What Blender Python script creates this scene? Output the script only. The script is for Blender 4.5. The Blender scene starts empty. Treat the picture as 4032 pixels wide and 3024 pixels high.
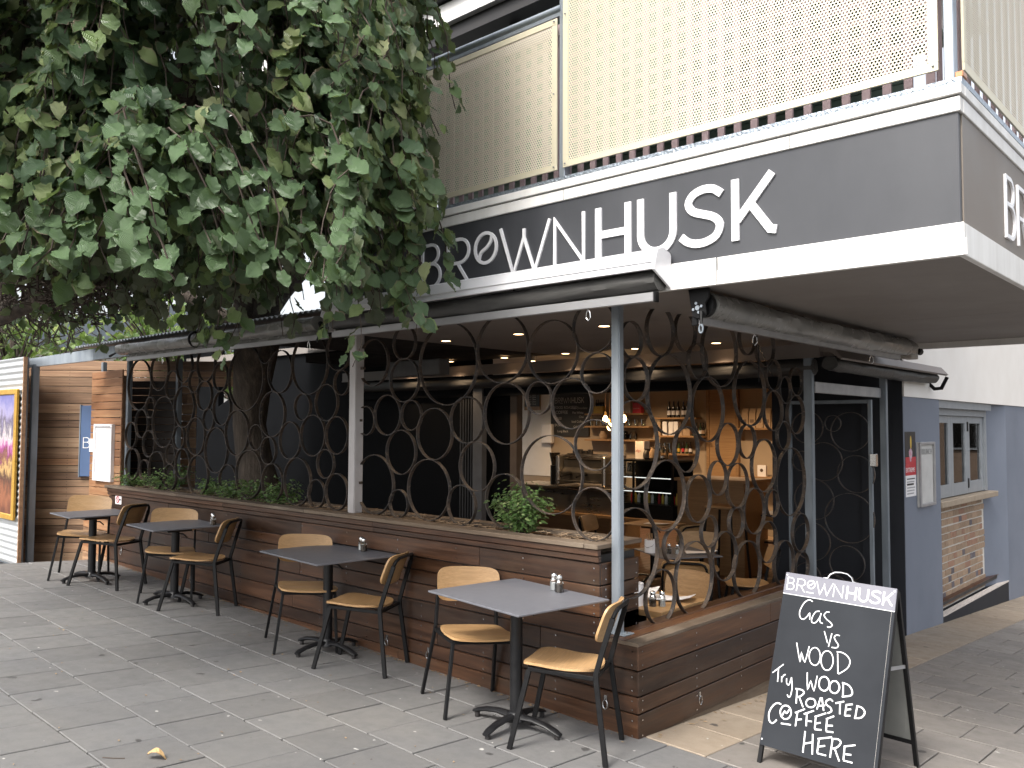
import bpy, bmesh, math, random
from mathutils import Vector, Matrix
random.seed(11)
R = math.radians
scene = bpy.context.scene
COL = scene.collection

# ------------------------------------------------------------------ camera
CAM = Vector((0, 0, 1.70)); YAW, PITCH, ROLL = R(42.487), R(2.845), R(0.268)
fwd = Vector((-math.sin(YAW)*math.cos(PITCH), math.cos(YAW)*math.cos(PITCH), math.sin(PITCH)))
right = Vector((math.cos(YAW), math.sin(YAW), 0)); upv = right.cross(fwd)
cr = right*math.cos(ROLL) + upv*math.sin(ROLL); cu = upv*math.cos(ROLL) - right*math.sin(ROLL)
cam = bpy.data.cameras.new('camera'); camo = bpy.data.objects.new('camera', cam); COL.objects.link(camo)
cam.sensor_width = 36; cam.lens = 3330/4032*36; cam.clip_start = .05; cam.clip_end = 400
camo.matrix_world = Matrix(((cr.x, cu.x, -fwd.x, CAM.x), (cr.y, cu.y, -fwd.y, CAM.y), (cr.z, cu.z, -fwd.z, CAM.z), (0, 0, 0, 1)))
scene.camera = camo

# ------------------------------------------------------------------ sky, sun, exposure
SUN = Vector((.06, -.72, .86)).normalized()
world = bpy.data.worlds.new('World'); scene.world = world; world.use_nodes = True
wn = world.node_tree; bg = wn.nodes['Background']
sky = wn.nodes.new('ShaderNodeTexSky'); sky.sky_type = 'NISHITA'; sky.sun_disc = False
sky.sun_elevation = math.asin(SUN.z); sky.sun_rotation = math.atan2(SUN.x, SUN.y)
sky.air_density = 1.0; sky.dust_density = 5.0; sky.ozone_density = .6; sky.altitude = 50
hs = wn.nodes.new('ShaderNodeHueSaturation'); hs.inputs['Saturation'].default_value = .30   # overcast: white cloud
wn.links.new(sky.outputs[0], hs.inputs['Color']); wn.links.new(hs.outputs[0], bg.inputs[0]); bg.inputs[1].default_value = .15
sun = bpy.data.lights.new('sun', 'SUN'); sun.energy = 1.5; sun.angle = R(14); sun.color = (1, .955, .89)
suno = bpy.data.objects.new('sun', sun); COL.objects.link(suno); suno.rotation_euler = SUN.to_track_quat('Z', 'Y').to_euler(); suno.location = (-3, -6, 9)
vs = scene.view_settings; vs.view_transform = 'Standard'; vs.look = 'None'; vs.gamma = 1; vs.use_curve_mapping = False; vs.exposure = 1.3
scene.render.engine = 'CYCLES'
scene.cycles.max_bounces = 7; scene.cycles.transparent_max_bounces = 24; scene.cycles.diffuse_bounces = 4
scene.cycles.glossy_bounces = 3; scene.cycles.transmission_bounces = 5; scene.cycles.caustics_reflective = False; scene.cycles.caustics_refractive = False

# ------------------------------------------------------------------ helpers: objects
def link(o, parent=None):
    COL.objects.link(o)
    if parent is not None: o.parent = parent
    return o
def tag(o, label=None, cat=None, group=None, kind=None):
    if label: o['label'] = label
    if cat: o['category'] = cat
    if group: o['group'] = group
    if kind: o['kind'] = kind
    return o
def thing(name, label, cat, loc=(0, 0, 0), group=None):
    o = bpy.data.objects.new(name, None); o.location = loc; o.empty_display_size = .1
    return tag(link(o), label, cat, group)
def wloc(o):
    v = Vector((0, 0, 0))
    while o is not None: v += o.location; o = o.parent
    return v
def copy_tree(o, parent=None):
    c = o.copy(); COL.objects.link(c); c.parent = parent
    for ch in list(o.children): copy_tree(ch, c)
    return c
class MB:
    def __init__(s): s.v = []; s.f = []; s.uv = None
    def add(s, vs, fs):
        n = len(s.v); s.v += [tuple(p) for p in vs]; s.f += [tuple(i+n for i in q) for q in fs]; return s
    def box(s, a, b):
        x0, y0, z0 = a; x1, y1, z1 = b
        return s.add([(x0,y0,z0),(x1,y0,z0),(x1,y1,z0),(x0,y1,z0),(x0,y0,z1),(x1,y0,z1),(x1,y1,z1),(x0,y1,z1)],
                     [(0,3,2,1),(4,5,6,7),(0,1,5,4),(1,2,6,5),(2,3,7,6),(3,0,4,7)])
    def cyl(s, c, r, h, n=16, r2=None, caps=True):
        r2 = r if r2 is None else r2; x, y, z = c
        vs = [(x+r*math.cos(2*math.pi*i/n), y+r*math.sin(2*math.pi*i/n), z) for i in range(n)] + [(x+r2*math.cos(2*math.pi*i/n), y+r2*math.sin(2*math.pi*i/n), z+h) for i in range(n)]
        fs = [(i, (i+1) % n, n+(i+1) % n, n+i) for i in range(n)]
        if caps: fs += [tuple(range(n-1, -1, -1)), tuple(range(n, 2*n))]
        return s.add(vs, fs)
    def lathe(s, c, prof, n=14):
        x, y, z = c; vs = []
        for r, h in prof: vs += [(x+r*math.cos(2*math.pi*i/n), y+r*math.sin(2*math.pi*i/n), z+h) for i in range(n)]
        m = len(prof); fs = [(k*n+i, k*n+(i+1) % n, (k+1)*n+(i+1) % n, (k+1)*n+i) for k in range(m-1) for i in range(n)]
        fs += [tuple(range(n-1, -1, -1)), tuple(range((m-1)*n, m*n))]
        return s.add(vs, fs)
    def tube(s, pts, r, n=8, closed=False, rect=None, caps=True):
        pts = [Vector(p) for p in pts]; m = len(pts); rs = r if isinstance(r, (list, tuple)) else [r]*m
        vs = []; up = None
        for i, p in enumerate(pts):
            if closed: t = pts[(i+1) % m]-pts[i-1]
            else: t = pts[min(i+1, m-1)]-pts[max(i-1, 0)]
            t.normalize()
            if up is None: up = Vector((0, 0, 1)) if abs(t.z) < .9 else Vector((0, 1, 0))
            b = t.cross(up); b.normalize(); up = b.cross(t); up.normalize()
            if rect:
                hw, hh = rect
                vs += [p+b*sx*hw+up*sy*hh for sx, sy in ((-1,-1),(1,-1),(1,1),(-1,1))]
            else: vs += [p+(b*math.cos(2*math.pi*k/n)+up*math.sin(2*math.pi*k/n))*rs[i] for k in range(n)]
        n = 4 if rect else n
        fs = [(i*n+k, i*n+(k+1) % n, ((i+1) % m)*n+(k+1) % n, ((i+1) % m)*n+k) for i in range(m if closed else m-1) for k in range(n)]
        if caps and not closed: fs += [tuple(range(n-1, -1, -1)), tuple(range((m-1)*n, m*n))]
        return s.add(vs, fs)
    def prism(s, poly, fn, d0, d1):       # poly in 2D, fn(a,b,d)->xyz
        n = len(poly); vs = [fn(a, b, d0) for a, b in poly]+[fn(a, b, d1) for a, b in poly]
        return s.add(vs, [tuple(range(n-1, -1, -1)), tuple(range(n, 2*n))]+[(i, (i+1) % n, n+(i+1) % n, n+i) for i in range(n)])
    def stroke(s, pts, w, fn, d0, d1, closed=False):   # solid ribbon along a 2D polyline
        P = [Vector((a, b)) for a, b in pts]; m = len(P); L = []; Q = []
        for i in range(m):
            a = P[i-1] if (i or closed) else None; c = P[(i+1) % m] if (i < m-1 or closed) else None
            t1 = (P[i]-a).normalized() if a is not None else None; t2 = (c-P[i]).normalized() if c is not None else None
            t1 = t1 or t2; t2 = t2 or t1
            n1 = Vector((-t1.y, t1.x)); n2 = Vector((-t2.y, t2.x)); nn = n1+n2
            nn = nn.normalized() if nn.length > 1e-4 else n1
            k = min(1/max(nn.dot(n1), .3), 2.4)
            L.append(P[i]+nn*w/2*k); Q.append(P[i]-nn*w/2*k)
        vs = []
        for i in range(m): vs += [fn(L[i].x, L[i].y, d0), fn(Q[i].x, Q[i].y, d0), fn(L[i].x, L[i].y, d1), fn(Q[i].x, Q[i].y, d1)]
        fs = []
        for i in range(m if closed else m-1):
            a = i*4; b = ((i+1) % m)*4
            fs += [(a+2, a+3, b+3, b+2), (a, b, b+1, a+1), (a, a+2, b+2, b), (a+1, b+1, b+3, a+3)]
        if not closed: e = (m-1)*4; fs += [(0, 1, 3, 2), (e, e+2, e+3, e+1)]
        return s.add(vs, fs)
    def mesh(s, name, off=None, bevel=0, smooth=False, seg=1):
        me = bpy.data.meshes.new(name); v = s.v
        if off is not None: v = [(p[0]-off.x, p[1]-off.y, p[2]-off.z) for p in v]
        me.from_pydata(v, [], s.f)
        bm = bmesh.new(); bm.from_mesh(me)
        bmesh.ops.recalc_face_normals(bm, faces=bm.faces)
        if bevel: bmesh.ops.bevel(bm, geom=[e for e in bm.edges if len(e.link_faces) == 2 and e.calc_face_angle(0) > .5], offset=bevel, segments=seg, affect='EDGES', clamp_overlap=True)
        if smooth:
            for f in bm.faces: f.smooth = True
            for e in bm.edges:
                if len(e.link_faces) == 2 and e.calc_face_angle(0) > .75: e.smooth = False
        bm.to_mesh(me); bm.free()
        return me
    def build(s, name, mat, parent=None, world=True, bevel=0, smooth=False, seg=1):
        off = wloc(parent) if (parent is not None and world) else None
        me = s.mesh(name, off, bevel, smooth, seg); me.materials.append(mat)
        return link(bpy.data.objects.new(name, me), parent)
def top(name, mb, mat, label, cat, group=None, origin=None, **k):
    """a thing that is one mesh, with its origin at its base"""
    xs = [p[0] for p in mb.v]; ys = [p[1] for p in mb.v]; zs = [p[2] for p in mb.v]
    o0 = Vector(origin) if origin else Vector(((min(xs)+max(xs))/2, (min(ys)+max(ys))/2, min(zs)))
    me = mb.mesh(name, o0, **k); me.materials.append(mat)
    o = link(bpy.data.objects.new(name, me)); o.location = o0
    return tag(o, label, cat, group)
def bx(a, b): return MB().box(a, b)
_pm = {}
def plank(name, parent, p0, p1, h, th, mat, bevel=.003, drop=0):
    """board of height h, thickness th; runs from p0 to p1 (lower front edge); local x along its length"""
    p0 = Vector(p0); p1 = Vector(p1); d = p1-p0; L = d.length; key = (round(L, 3), round(h, 3), round(th, 3), mat.name)
    if key not in _pm:
        me = bx((0, 0, 0), (L, th, h)).mesh('plank', None, bevel); me.materials.append(mat); _pm[key] = me
    o = bpy.data.objects.new(name, _pm[key]); o.location = p0-wloc(parent); o.rotation_euler = (0, 0, math.atan2(d.y, d.x))
    return link(o, parent)
def text(body, size, mat, parent, M, name='lettering', ext=.0006):
    c = bpy.data.curves.new('t', 'FONT'); c.body = body; c.size = size; c.extrude = ext; c.resolution_u = 3
    o = bpy.data.objects.new('t', c); me = bpy.data.meshes.new_from_object(o); bpy.data.objects.remove(o); bpy.data.curves.remove(c)
    me.materials.append(mat); me.name = name
    o = bpy.data.objects.new(name, me); link(o, parent); o['kind'] = 'stuff'; o.matrix_local = Matrix.Translation(-wloc(parent)) @ M if parent is not None else M
    return o
def frame(o, x, y):         # matrix from origin, x axis and y axis
    x = Vector(x).normalized(); y = Vector(y).normalized(); z = x.cross(y)
    return Matrix(((x.x, y.x, z.x, o[0]), (x.y, y.y, z.y, o[1]), (x.z, y.z, z.z, o[2]), (0, 0, 0, 1)))
def gz(x, y):               # the sloping street
    x = max(min(x, 4), -13); y = max(min(y, 17), -2)
    return -.064-.0275*(x+2.757)-.065*(y-4.08)-.16*max(0, -10-x)
def seen(x, y, z, m=30):    # is a point in the view (used only to choose which pavers are worth their own object)
    d = Vector((x, y, z))-CAM; w = d.dot(fwd)
    if w < .3: return 0
    u = 2016+3330*d.dot(cr)/w; v = 1512-3330*d.dot(cu)/w
    return w if (-m*4 < u < 4032+m*4 and -m*4 < v < 3024+m*4) else 0

# ------------------------------------------------------------------ helpers: materials
class NT:
    def __init__(s, name):
        s.m = bpy.data.materials.new(name); s.m.use_nodes = True; s.t = s.m.node_tree; s.b = s.t.nodes['Principled BSDF']; s.out = s.t.nodes['Material Output']
    def n(s, typ, **k):
        nd = s.t.nodes.new('ShaderNode'+typ)
        for a, v in k.items():
            if a == 'ins':
                for i, x in v.items():
                    if hasattr(x, 'is_output'): s.t.links.new(x, nd.inputs[i])
                    else: nd.inputs[i].default_value = x
            else: setattr(nd, a, v)
        return nd
    def l(s, a, b): s.t.links.new(a, b)
    def set(s, **k):
        for a, v in k.items():
            i = s.b.inputs[a.replace('_', ' ')]
            if hasattr(v, 'is_output'): s.t.links.new(v, i)
            else: i.default_value = v
    def coord(s, kind='Object', scale=(1, 1, 1), shift=True):
        if kind == 'World': v = s.n('NewGeometry').outputs['Position']
        else: v = s.n('TexCoord').outputs[kind]
        if shift:
            r = s.n('ObjectInfo').outputs['Random']; k = s.n('Math', operation='MULTIPLY', ins={0: r, 1: 53.0}).outputs[0]
            v = s.n('VectorMath', operation='ADD', ins={0: v, 1: k}).outputs[0]
        return s.n('Mapping', ins={0: v, 3: scale}).outputs[0]
    def noise(s, v, scale=5, detail=4, rough=.55): return s.n('TexNoise', ins={'Vector': v, 'Scale': scale, 'Detail': detail, 'Roughness': rough}).outputs['Fac']
    def ramp(s, f, stops):
        r = s.n('ValToRGB'); e = r.color_ramp.elements
        while len(e) < len(stops): e.new(.5)
        for x, (p, c) in zip(e, stops): x.position = p; x.color = (*c, 1)
        s.l(f, r.inputs[0]); return r.outputs[0]
    def mix(s, f, a, b, mode='MIX'):
        m = s.n('Mix', data_type='RGBA', blend_type=mode)
        for i, x in ((0, f), (6, a), (7, b)):
            if hasattr(x, 'is_output'): s.l(x, m.inputs[i])
            else: m.inputs[i].default_value = (*x, 1) if isinstance(x, tuple) else x
        return m.outputs[2]
    def math(s, op, a, b=0.): return s.n('Math', operation=op, ins={0: a, 1: b}).outputs[0]
    def maprange(s, v, a, b, c, d): return s.n('MapRange', ins={0: v, 1: a, 2: b, 3: c, 4: d}).outputs[0]
    def bump(s, h, st=.3, dist=.01): s.set(Normal=s.n('Bump', ins={'Strength': st, 'Distance': dist, 'Height': h}).outputs[0])
def mk(name, c1, c2=None, rough=.6, metal=0., scale=(6, 6, 6), kind='Object', bump=0., objvar=0., rv=.12, spec=.5, dirt=0, detail=5):
    t = NT(name); c2 = c2 or tuple(x*.75 for x in c1)
    v = t.coord(kind, scale, shift=(kind == 'Object')); f = t.noise(v, 1, detail)
    col = t.mix(t.maprange(f, .3, .7, 0, 1), c1, c2)
    if objvar:
        r = t.n('ObjectInfo').outputs['Random']; col = t.mix(1., col, t.ramp(r, [(0, (1-objvar,)*3), (1, (1+objvar*.0+.0,)*3)]), 'MULTIPLY')
    if dirt:
        d = t.noise(t.coord('World', (1, 1, 1), False), 2.3, 6, .65); col = t.mix(t.maprange(d, .45, .75, 0, dirt), col, tuple(x*.45 for x in c1))
    t.set(Base_Color=col, Roughness=t.maprange(f, .3, .7, rough-rv/2, rough+rv/2), Metallic=metal); t.b.inputs['Specular IOR Level'].default_value = spec
    if bump: t.bump(f, bump)
    return t.m
def mk_wood(name, stops, rough=.5, gscale=1., objvar=.5, weather=None, bump=.25):
    """long grain along local x; every board gets its own tone"""
    t = NT(name); v = t.coord('Object', (.9*gscale, 16*gscale, 16*gscale))
    g = t.noise(v, 1.6, 7, .62); fine = t.noise(t.coord('Object', (3*gscale, 110*gscale, 110*gscale)), 1.2, 3)
    r = t.n('ObjectInfo').outputs['Random']
    f = t.math('ADD', t.math('MULTIPLY', t.maprange(g, .25, .75, 0, 1), .62), t.math('MULTIPLY', r, .38))
    col = t.ramp(f, stops); col = t.mix(t.maprange(fine, .35, .7, 0, .35), col, tuple(x*.35 for x in stops[0][1]))
    col = t.mix(1., col, t.ramp(t.math('FRACT', t.math('MULTIPLY', r, 7.31)), [(0, (1-objvar,)*3), (1, (1, 1, 1))]), 'MULTIPLY')
    if weather:
        w = t.noise(t.coord('World', (1, 1, 2.2), False), 1.7, 6, .68); col = t.mix(t.maprange(w, .46, .72, 0, weather[1]), col, weather[0])
    t.set(Base_Color=col, Roughness=t.maprange(g, .3, .7, rough-.08, rough+.12)); t.bump(t.math('ADD', g, t.math('MULTIPLY', fine, .5)), bump, .004)
    return t.m

# ------------------------------------------------------------------ materials
WOOD = mk_wood('merbau_planks', [(.0, (.024, .011, .007)), (.35, (.060, .026, .013)), (.65, (.118, .052, .024)), (1, (.22, .108, .052))], .36, weather=((.075, .052, .036), .5))
WOODTOP = mk_wood('weathered_cap', [(0, (.07, .045, .03)), (.5, (.15, .105, .07)), (1, (.24, .18, .125))], .7, weather=((.20, .165, .125), .7))
FENCE = mk_wood('fence_planks', [(.0, (.19, .105, .062)), (.4, (.35, .205, .118)), (.7, (.50, .32, .19)), (1, (.64, .47, .31))], .55, objvar=.5)
FENCEW = mk_wood('warm_fence_planks', [(.0, (.21, .09, .04)), (.4, (.34, .165, .08)), (.7, (.45, .25, .13)), (1, (.58, .37, .2))], .55, objvar=.25)
SHADESLAT = mk_wood('shaded_slats', [(0, (.012, .008, .006)), (1, (.035, .022, .016))], .7)  # shade of the unlit side put into the timber colour
PLY = mk_wood('plywood', [(0, (.40, .225, .095)), (.5, (.52, .315, .145)), (1, (.63, .41, .21))], .40, gscale=1.6, objvar=.2, bump=.1, weather=((.33, .19, .08), .6))
OAK = mk_wood('oak_panel', [(0, (.26, .14, .06)), (.6, (.36, .21, .095)), (1, (.44, .27, .13))], .5, objvar=.15, bump=.08)
FLOORW = mk_wood('floorboards', [(0, (.045, .018, .01)), (1, (.11, .045, .025))], .35, objvar=.25)
BLACKM = mk('black_steel', (.006, .006, .0065), (.010, .010, .0105), .42, 0, (30, 30, 30), rv=.1, spec=.16)
CAST = mk('black_cast_base', (.007, .007, .008), (.014, .014, .015), .34, 0, (14, 14, 14), spec=.3)
GALV = mk('galvanised_steel', (.40, .44, .48), (.25, .285, .325), .42, .65, (9, 9, 2.2), rv=.2)
GALVD = mk('dull_galvanised', (.25, .285, .32), (.16, .185, .21), .5, .4, (7, 7, 2), rv=.2)
WHITEP = mk('white_paint', (.80, .79, .77), (.66, .645, .615), .45, 0, (9, 9, .9), dirt=.22)
CREAM = mk('cream_render', (.84, .81, .77), (.78, .745, .70), .75, 0, (2, 2, 2), bump=.1)
SIGND = mk('sign_charcoal', (.044, .046, .052), (.064, .066, .073), .42, 0, (2.5, 2.5, .8), rv=.2, dirt=.2, detail=8)
LETTER = mk('letter_white', (.82, .82, .83), (.78, .78, .8), .4)
SOFFIT = mk('soffit_board', (.235, .212, .196), (.195, .175, .16), .6, 0, (1.5, 1.5, 1.5), rv=.1)
ALU = mk('aluminium', (.38, .375, .385), (.30, .30, .305), .45, .45, (3, 8, 8))
HOOD = mk('awning_hood', (.78, .78, .80), (.72, .72, .74), .35, .1, (3, 8, 8))
FABRIC = mk('awning_fabric', (.035, .034, .033), (.062, .06, .057), .5, 0, (5, 30, 30), bump=.5)
FABRICG = mk('grey_vinyl', (.15, .15, .142), (.25, .245, .232), .27, 0, (5, 5, 5), bump=.35)
TABLET = mk('table_laminate', (.115, .117, .132), (.135, .137, .152), .46, 0, (18, 18, 18), rv=.08)
BLUE = mk('blue_render', (.150, .172, .218), (.182, .202, .248), .7, 0, (1.6, 1.6, 1.2), bump=.12, dirt=.2, detail=8)
BLACKW = mk('black_wall', (.0035, .0038, .0045), (.006, .0064, .0075), .7, 0, (2, 2, 2), spec=.06)
TAN = mk('tan_wall', (.40, .31, .215), (.36, .275, .19), .7, 0, (2, 2, 2))
MORTAR = mk('mortar', (.64, .60, .54), (.54, .50, .45), .9, 0, (40, 40, 40), bump=.4)
BRICK = mk('tan_brick', (.40, .285, .195), (.31, .215, .145), .85, 0, (18, 18, 18), bump=.4, objvar=.28)
BRICKR = mk('red_brick', (.36, .205, .14), (.28, .16, .105), .85, 0, (18, 18, 18), bump=.4, objvar=.25)
BRICKG = mk('grey_brick', (.15, .13, .14), (.11, .10, .11), .85, 0, (18, 18, 18), bump=.4, objvar=.25)
SILL = mk('sandstone_sill', (.34, .275, .205), (.27, .215, .16), .8, 0, (8, 8, 8), bump=.2)
FRAMEG = mk('grey_window_frame', (.27, .29, .31), (.24, .26, .28), .45)
STAIN = mk('stainless', (.45, .42, .38), (.36, .33, .3), .3, .9, (2, 2, 14))
PAPER = mk('paper', (.78, .76, .77), (.72, .7, .7), .85)
WHITECER = mk('white_enamel', (.8, .8, .82), (.76, .76, .78), .25)
SALT = mk('salt', (.85, .85, .85), (.75, .75, .75), .9, 0, (200, 200, 200)); PEPPER = mk('pepper', (.10, .07, .05), (.04, .03, .02), .9, 0, (300, 300, 300))
CHROME = mk('chrome', (.7, .7, .7), (.6, .6, .6), .18, 1.)
LATT = mk('pink_lattice', (.46, .35, .36), (.40, .30, .31), .7, 0, (6, 6, 6))
GREENW = mk('pale_green_boards', (.17, .225, .185), (.14, .19, .155), .6)
SOIL = mk('soil', (.045, .03, .02), (.09, .065, .045), .95, 0, (20, 20, 20), bump=.8)
STRAW = mk('straw_mulch', (.34, .24, .15), (.17, .115, .07), .9, 0, (60, 60, 60))
BARK = NT('bark'); _v = BARK.coord('Object', (9, 9, 1.3), False); _f = BARK.noise(_v, 1.4, 8, .7)
BARK.set(Base_Color=BARK.ramp(_f, [(.3, (.022, .017, .013)), (.55, (.075, .058, .044)), (.75, (.15, .12, .095))]), Roughness=.9); BARK.bump(_f, .9, .03); BARK = BARK.m
TWIG = mk('twig_bark', (.085, .062, .048), (.04, .03, .024), .85, 0, (12, 12, 12), kind='World')
AMBER = mk('dark_bottle_glass', (.012, .008, .006), (.018, .012, .008), .12)
GREENB = mk('green_bottle_glass', (.02, .035, .015), (.03, .05, .02), .12)
KRAFT = mk('kraft_paper', (.42, .29, .18), (.36, .25, .155), .8)
REDP = mk('red_print', (.5, .03, .04), (.42, .025, .035), .5); YELP = mk('yellow_print', (.62, .42, .06), (.55, .36, .05), .5)
BLACKP = mk('black_print', (.015, .013, .013), (.022, .02, .02), .5); BLUES = mk('blue_sign', (.07, .12, .24), (.075, .13, .25), .5)
CHALKB = mk('chalkboard', (.020, .022, .026), (.030, .033, .038), .7, 0, (3, 3, 3), rv=.15, spec=.1)
CHALK = mk('chalk', (.84, .84, .85), (.72, .72, .74), .9, 0, (60, 60, 60)); CHALKH = mk('header_grey', (.135, .135, .165), (.16, .16, .19), .35)
MENUCH = mk('faint_chalk', (.55, .53, .50), (.34, .33, .31), .9, 0, (90, 90, 90))
RUST = NT('ring_steel'); _v = RUST.coord('Object', (1, 1, 1)); _a = RUST.noise(_v, 7, 6, .7); _b = RUST.noise(_v, 45, 4)
_c = RUST.mix(RUST.maprange(_a, .42, .72, 0, 1), (.036, .034, .034), (.105, .072, .050)); _c = RUST.mix(RUST.maprange(_b, .55, .76, 0, .7), _c, (.24, .185, .14))
RUST.set(Base_Color=_c, Roughness=RUST.maprange(_a, .3, .7, .42, .75), Metallic=.3); RUST.bump(_b, .2, .002); RUST = RUST.m
def glass(name, col=(1, 1, 1), rough=.02, mixf=.12):
    t = NT(name); tr = t.n('BsdfTransparent', ins={0: (*col, 1)}); gl = t.n('BsdfGlossy', ins={0: (1, 1, 1, 1), 1: rough})
    fr = t.n('Fresnel', ins={0: 1.45}); m = t.n('MixShader', ins={0: t.math('ADD', fr.outputs[0], mixf*.4), 1: tr.outputs[0], 2: gl.outputs[0]}); t.l(m.outputs[0], t.out.inputs[0]); return t.m
GLASS = glass('clear_glass', (.93, .95, .94)); GLASSW = glass('window_glass', (.22, .21, .20), .03, .0)
def emit(name, col, s):
    t = NT(name); t.set(Base_Color=(0, 0, 0, 1), Emission_Color=(*col, 1), Emission_Strength=s); return t.m
LAMP = emit('lit_downlight', (1, .62, .30), 6.5); BULB = emit('lit_bulb', (1, .55, .2), 9); CASEL = emit('display_case_tube', (.95, .93, .9), .7)
def perforated(name, ax):
    t = NT(name); v = t.n('TexCoord').outputs['Object']; sp = t.n('SeparateXYZ', ins={0: v}); p = .0175
    u = t.math('DIVIDE', sp.outputs[ax], p); w = t.math('DIVIDE', sp.outputs[2], p*1.732)
    def cell(o):
        a = t.math('SUBTRACT', t.math('FRACT', t.math('ADD', u, o)), .5); b = t.math('MULTIPLY', t.math('SUBTRACT', t.math('FRACT', t.math('ADD', w, o)), .5), 1.732)
        return t.math('SQRT', t.math('ADD', t.math('MULTIPLY', a, a), t.math('MULTIPLY', b, b)))
    hole = t.math('LESS_THAN', t.math('MINIMUM', cell(0.), cell(.5)), .35)
    f = t.noise(t.coord('World', (1, 1, 1), False), 1.2, 3)
    t.set(Base_Color=t.mix(f, (.70, .64, .49), (.76, .71, .58)), Roughness=.45, Metallic=.1)
    m = t.n('MixShader', ins={0: hole, 1: t.b.outputs[0], 2: t.n('BsdfTransparent').outputs[0]}); t.l(m.outputs[0], t.out.inputs[0]); return t.m
PERFX = perforated('perforated_sheet', 0); PERFY = perforated('perforated_sheet_side', 1)
GOLD = mk('cream_gold_frame', (.70, .64, .48), (.65, .59, .44), .42, .25, (2, 2, 2))
def mk_paver(name, base, warm):
    t = NT(name); v = t.coord('World', (1, 1, 1), False); a = t.noise(v, 1.1, 6, .6); b = t.noise(v, 9, 5, .6); c = t.noise(v, 160, 3)
    col = t.mix(t.maprange(a, .35, .7, 0, 1), base, warm); col = t.mix(t.maprange(b, .45, .7, 0, .35), col, tuple(x*.6 for x in base))
    col = t.mix(t.maprange(c, .4, .75, 0, .3), col, tuple(x*1.5 for x in base))
    r = t.n('ObjectInfo').outputs['Random']; col = t.mix(1., col, t.ramp(r, [(0, (.84, .84, .84)), (1, (1.0, 1.0, 1.0))]), 'MULTIPLY')
    def spots(sc, r0, keep, off):      # gum spots and droppings
        vv = t.n('VectorMath', operation='ADD', ins={0: v, 1: (off, off*.7, 0)}).outputs[0]
        flat = t.n('VectorMath', operation='MULTIPLY', ins={0: vv, 1: (1, 1, 0)}).outputs[0]
        wob = t.n('TexNoise', ins={'Vector': v, 'Scale': sc*3.5, 'Detail': 2}).outputs['Color']
        flat = t.n('VectorMath', operation='ADD', ins={0: flat, 1: t.n('VectorMath', operation='SCALE', ins={0: wob, 3: .35/sc}).outputs[0]}).outputs[0]
        vo = t.n('TexVoronoi', ins={'Vector': flat, 'Scale': sc}); d = vo.outputs['Distance']
        sel = t.math('GREATER_THAN', t.n('SeparateColor', ins={0: vo.outputs['Color']}).outputs[0], keep)
        return t.math('MULTIPLY', t.math('LESS_THAN', d, r0), sel)
    col = t.mix(t.math('MULTIPLY', spots(4.2, .10, .62, 3.), .8), col, (.04, .038, .037))
    col = t.mix(t.math('MULTIPLY', spots(7.5, .07, .55, 11.), .85), col, (.5, .49, .46))
    col = t.mix(t.math('MULTIPLY', spots(13, .09, .72, 23.), .7), col, (.05, .038, .03))
    t.set(Base_Color=col, Roughness=t.maprange(b, .3, .7, .5, .72)); t.bump(t.math('ADD', c, t.math('MULTIPLY', b, .6)), .22, .004); return t.m
PAVER = mk_paver('concrete_paver', (.143, .142, .142), (.170, .163, .153)); SAND = mk_paver('sandstone_slab', (.255, .205, .155), (.32, .265, .205)); LANEP = mk_paver('lane_paver', (.185, .170, .156), (.23, .208, .185))
JOINT = mk('joint_sand', (.038, .034, .030), (.075, .068, .058), .95, 0, (30, 30, 30), kind='World', bump=.5)
def mk_leaf(name, stops, back, trans, veins=14):
    t = NT(name); g = t.n('NewGeometry'); r = g.outputs['Random Per Island']
    uv = t.n('UVMap'); sp = t.n('SeparateXYZ', ins={0: uv.outputs[0]})
    col = t.ramp(r, stops)
    w = t.math('SINE', t.math('MULTIPLY', t.math('SUBTRACT', sp.outputs[0], t.math('MULTIPLY', t.math('ABSOLUTE', sp.outputs[1]), .55)), veins*6.283))
    col = t.mix(t.math('MULTIPLY', t.maprange(w, .2, 1, 0, 1), .28), col, tuple(min(1, x*1.8) for x in stops[len(stops)//2][1]))
    mot = t.noise(t.coord('World', (1, 1, 1), False), 11, 4); edge = t.math('GREATER_THAN', t.math('ADD', t.math('ABSOLUTE', sp.outputs[1]), t.math('MULTIPLY', mot, .8)), 1.22)
    sick = t.math('MULTIPLY', edge, t.math('GREATER_THAN', t.math('FRACT', t.math('MULTIPLY', r, 9.7)), .72)); col = t.mix(t.math('MULTIPLY', sick, .8), col, (.26, .19, .14))
    col = t.mix(t.math('MULTIPLY', g.outputs['Backfacing'], .75), col, back)
    t.set(Base_Color=col, Roughness=.36); t.b.inputs['Specular IOR Level'].default_value = .55; t.bump(w, .6, .003)
    tl = t.n('BsdfTranslucent', ins={0: t.mix(.5, col, (.25, .4, .06))}); m = t.n('MixShader', ins={0: trans, 1: t.b.outputs[0], 2: tl.outputs[0]}); t.l(m.outputs[0], t.out.inputs[0]); return t.m
LEAF = mk_leaf('elm_leaf', [(0, (.042, .082, .046)), (.35, (.07, .122, .066)), (.6, (.10, .165, .08)), (.78, (.15, .225, .09)), (.92, (.26, .33, .13)), (1, (.38, .40, .22))], (.145, .155, .11), .25)
SHRUBL = mk_leaf('nandina_leaf', [(0, (.045, .10, .03)), (.5, (.09, .18, .05)), (.85, (.17, .28, .08)), (1, (.32, .36, .16))], (.13, .2, .09), .3, 3)
FARL = mk_leaf('far_leaf', [(0, (.05, .10, .03)), (.5, (.12, .2, .05)), (1, (.3, .36, .1))], (.15, .22, .07), .35, 5)
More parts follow.
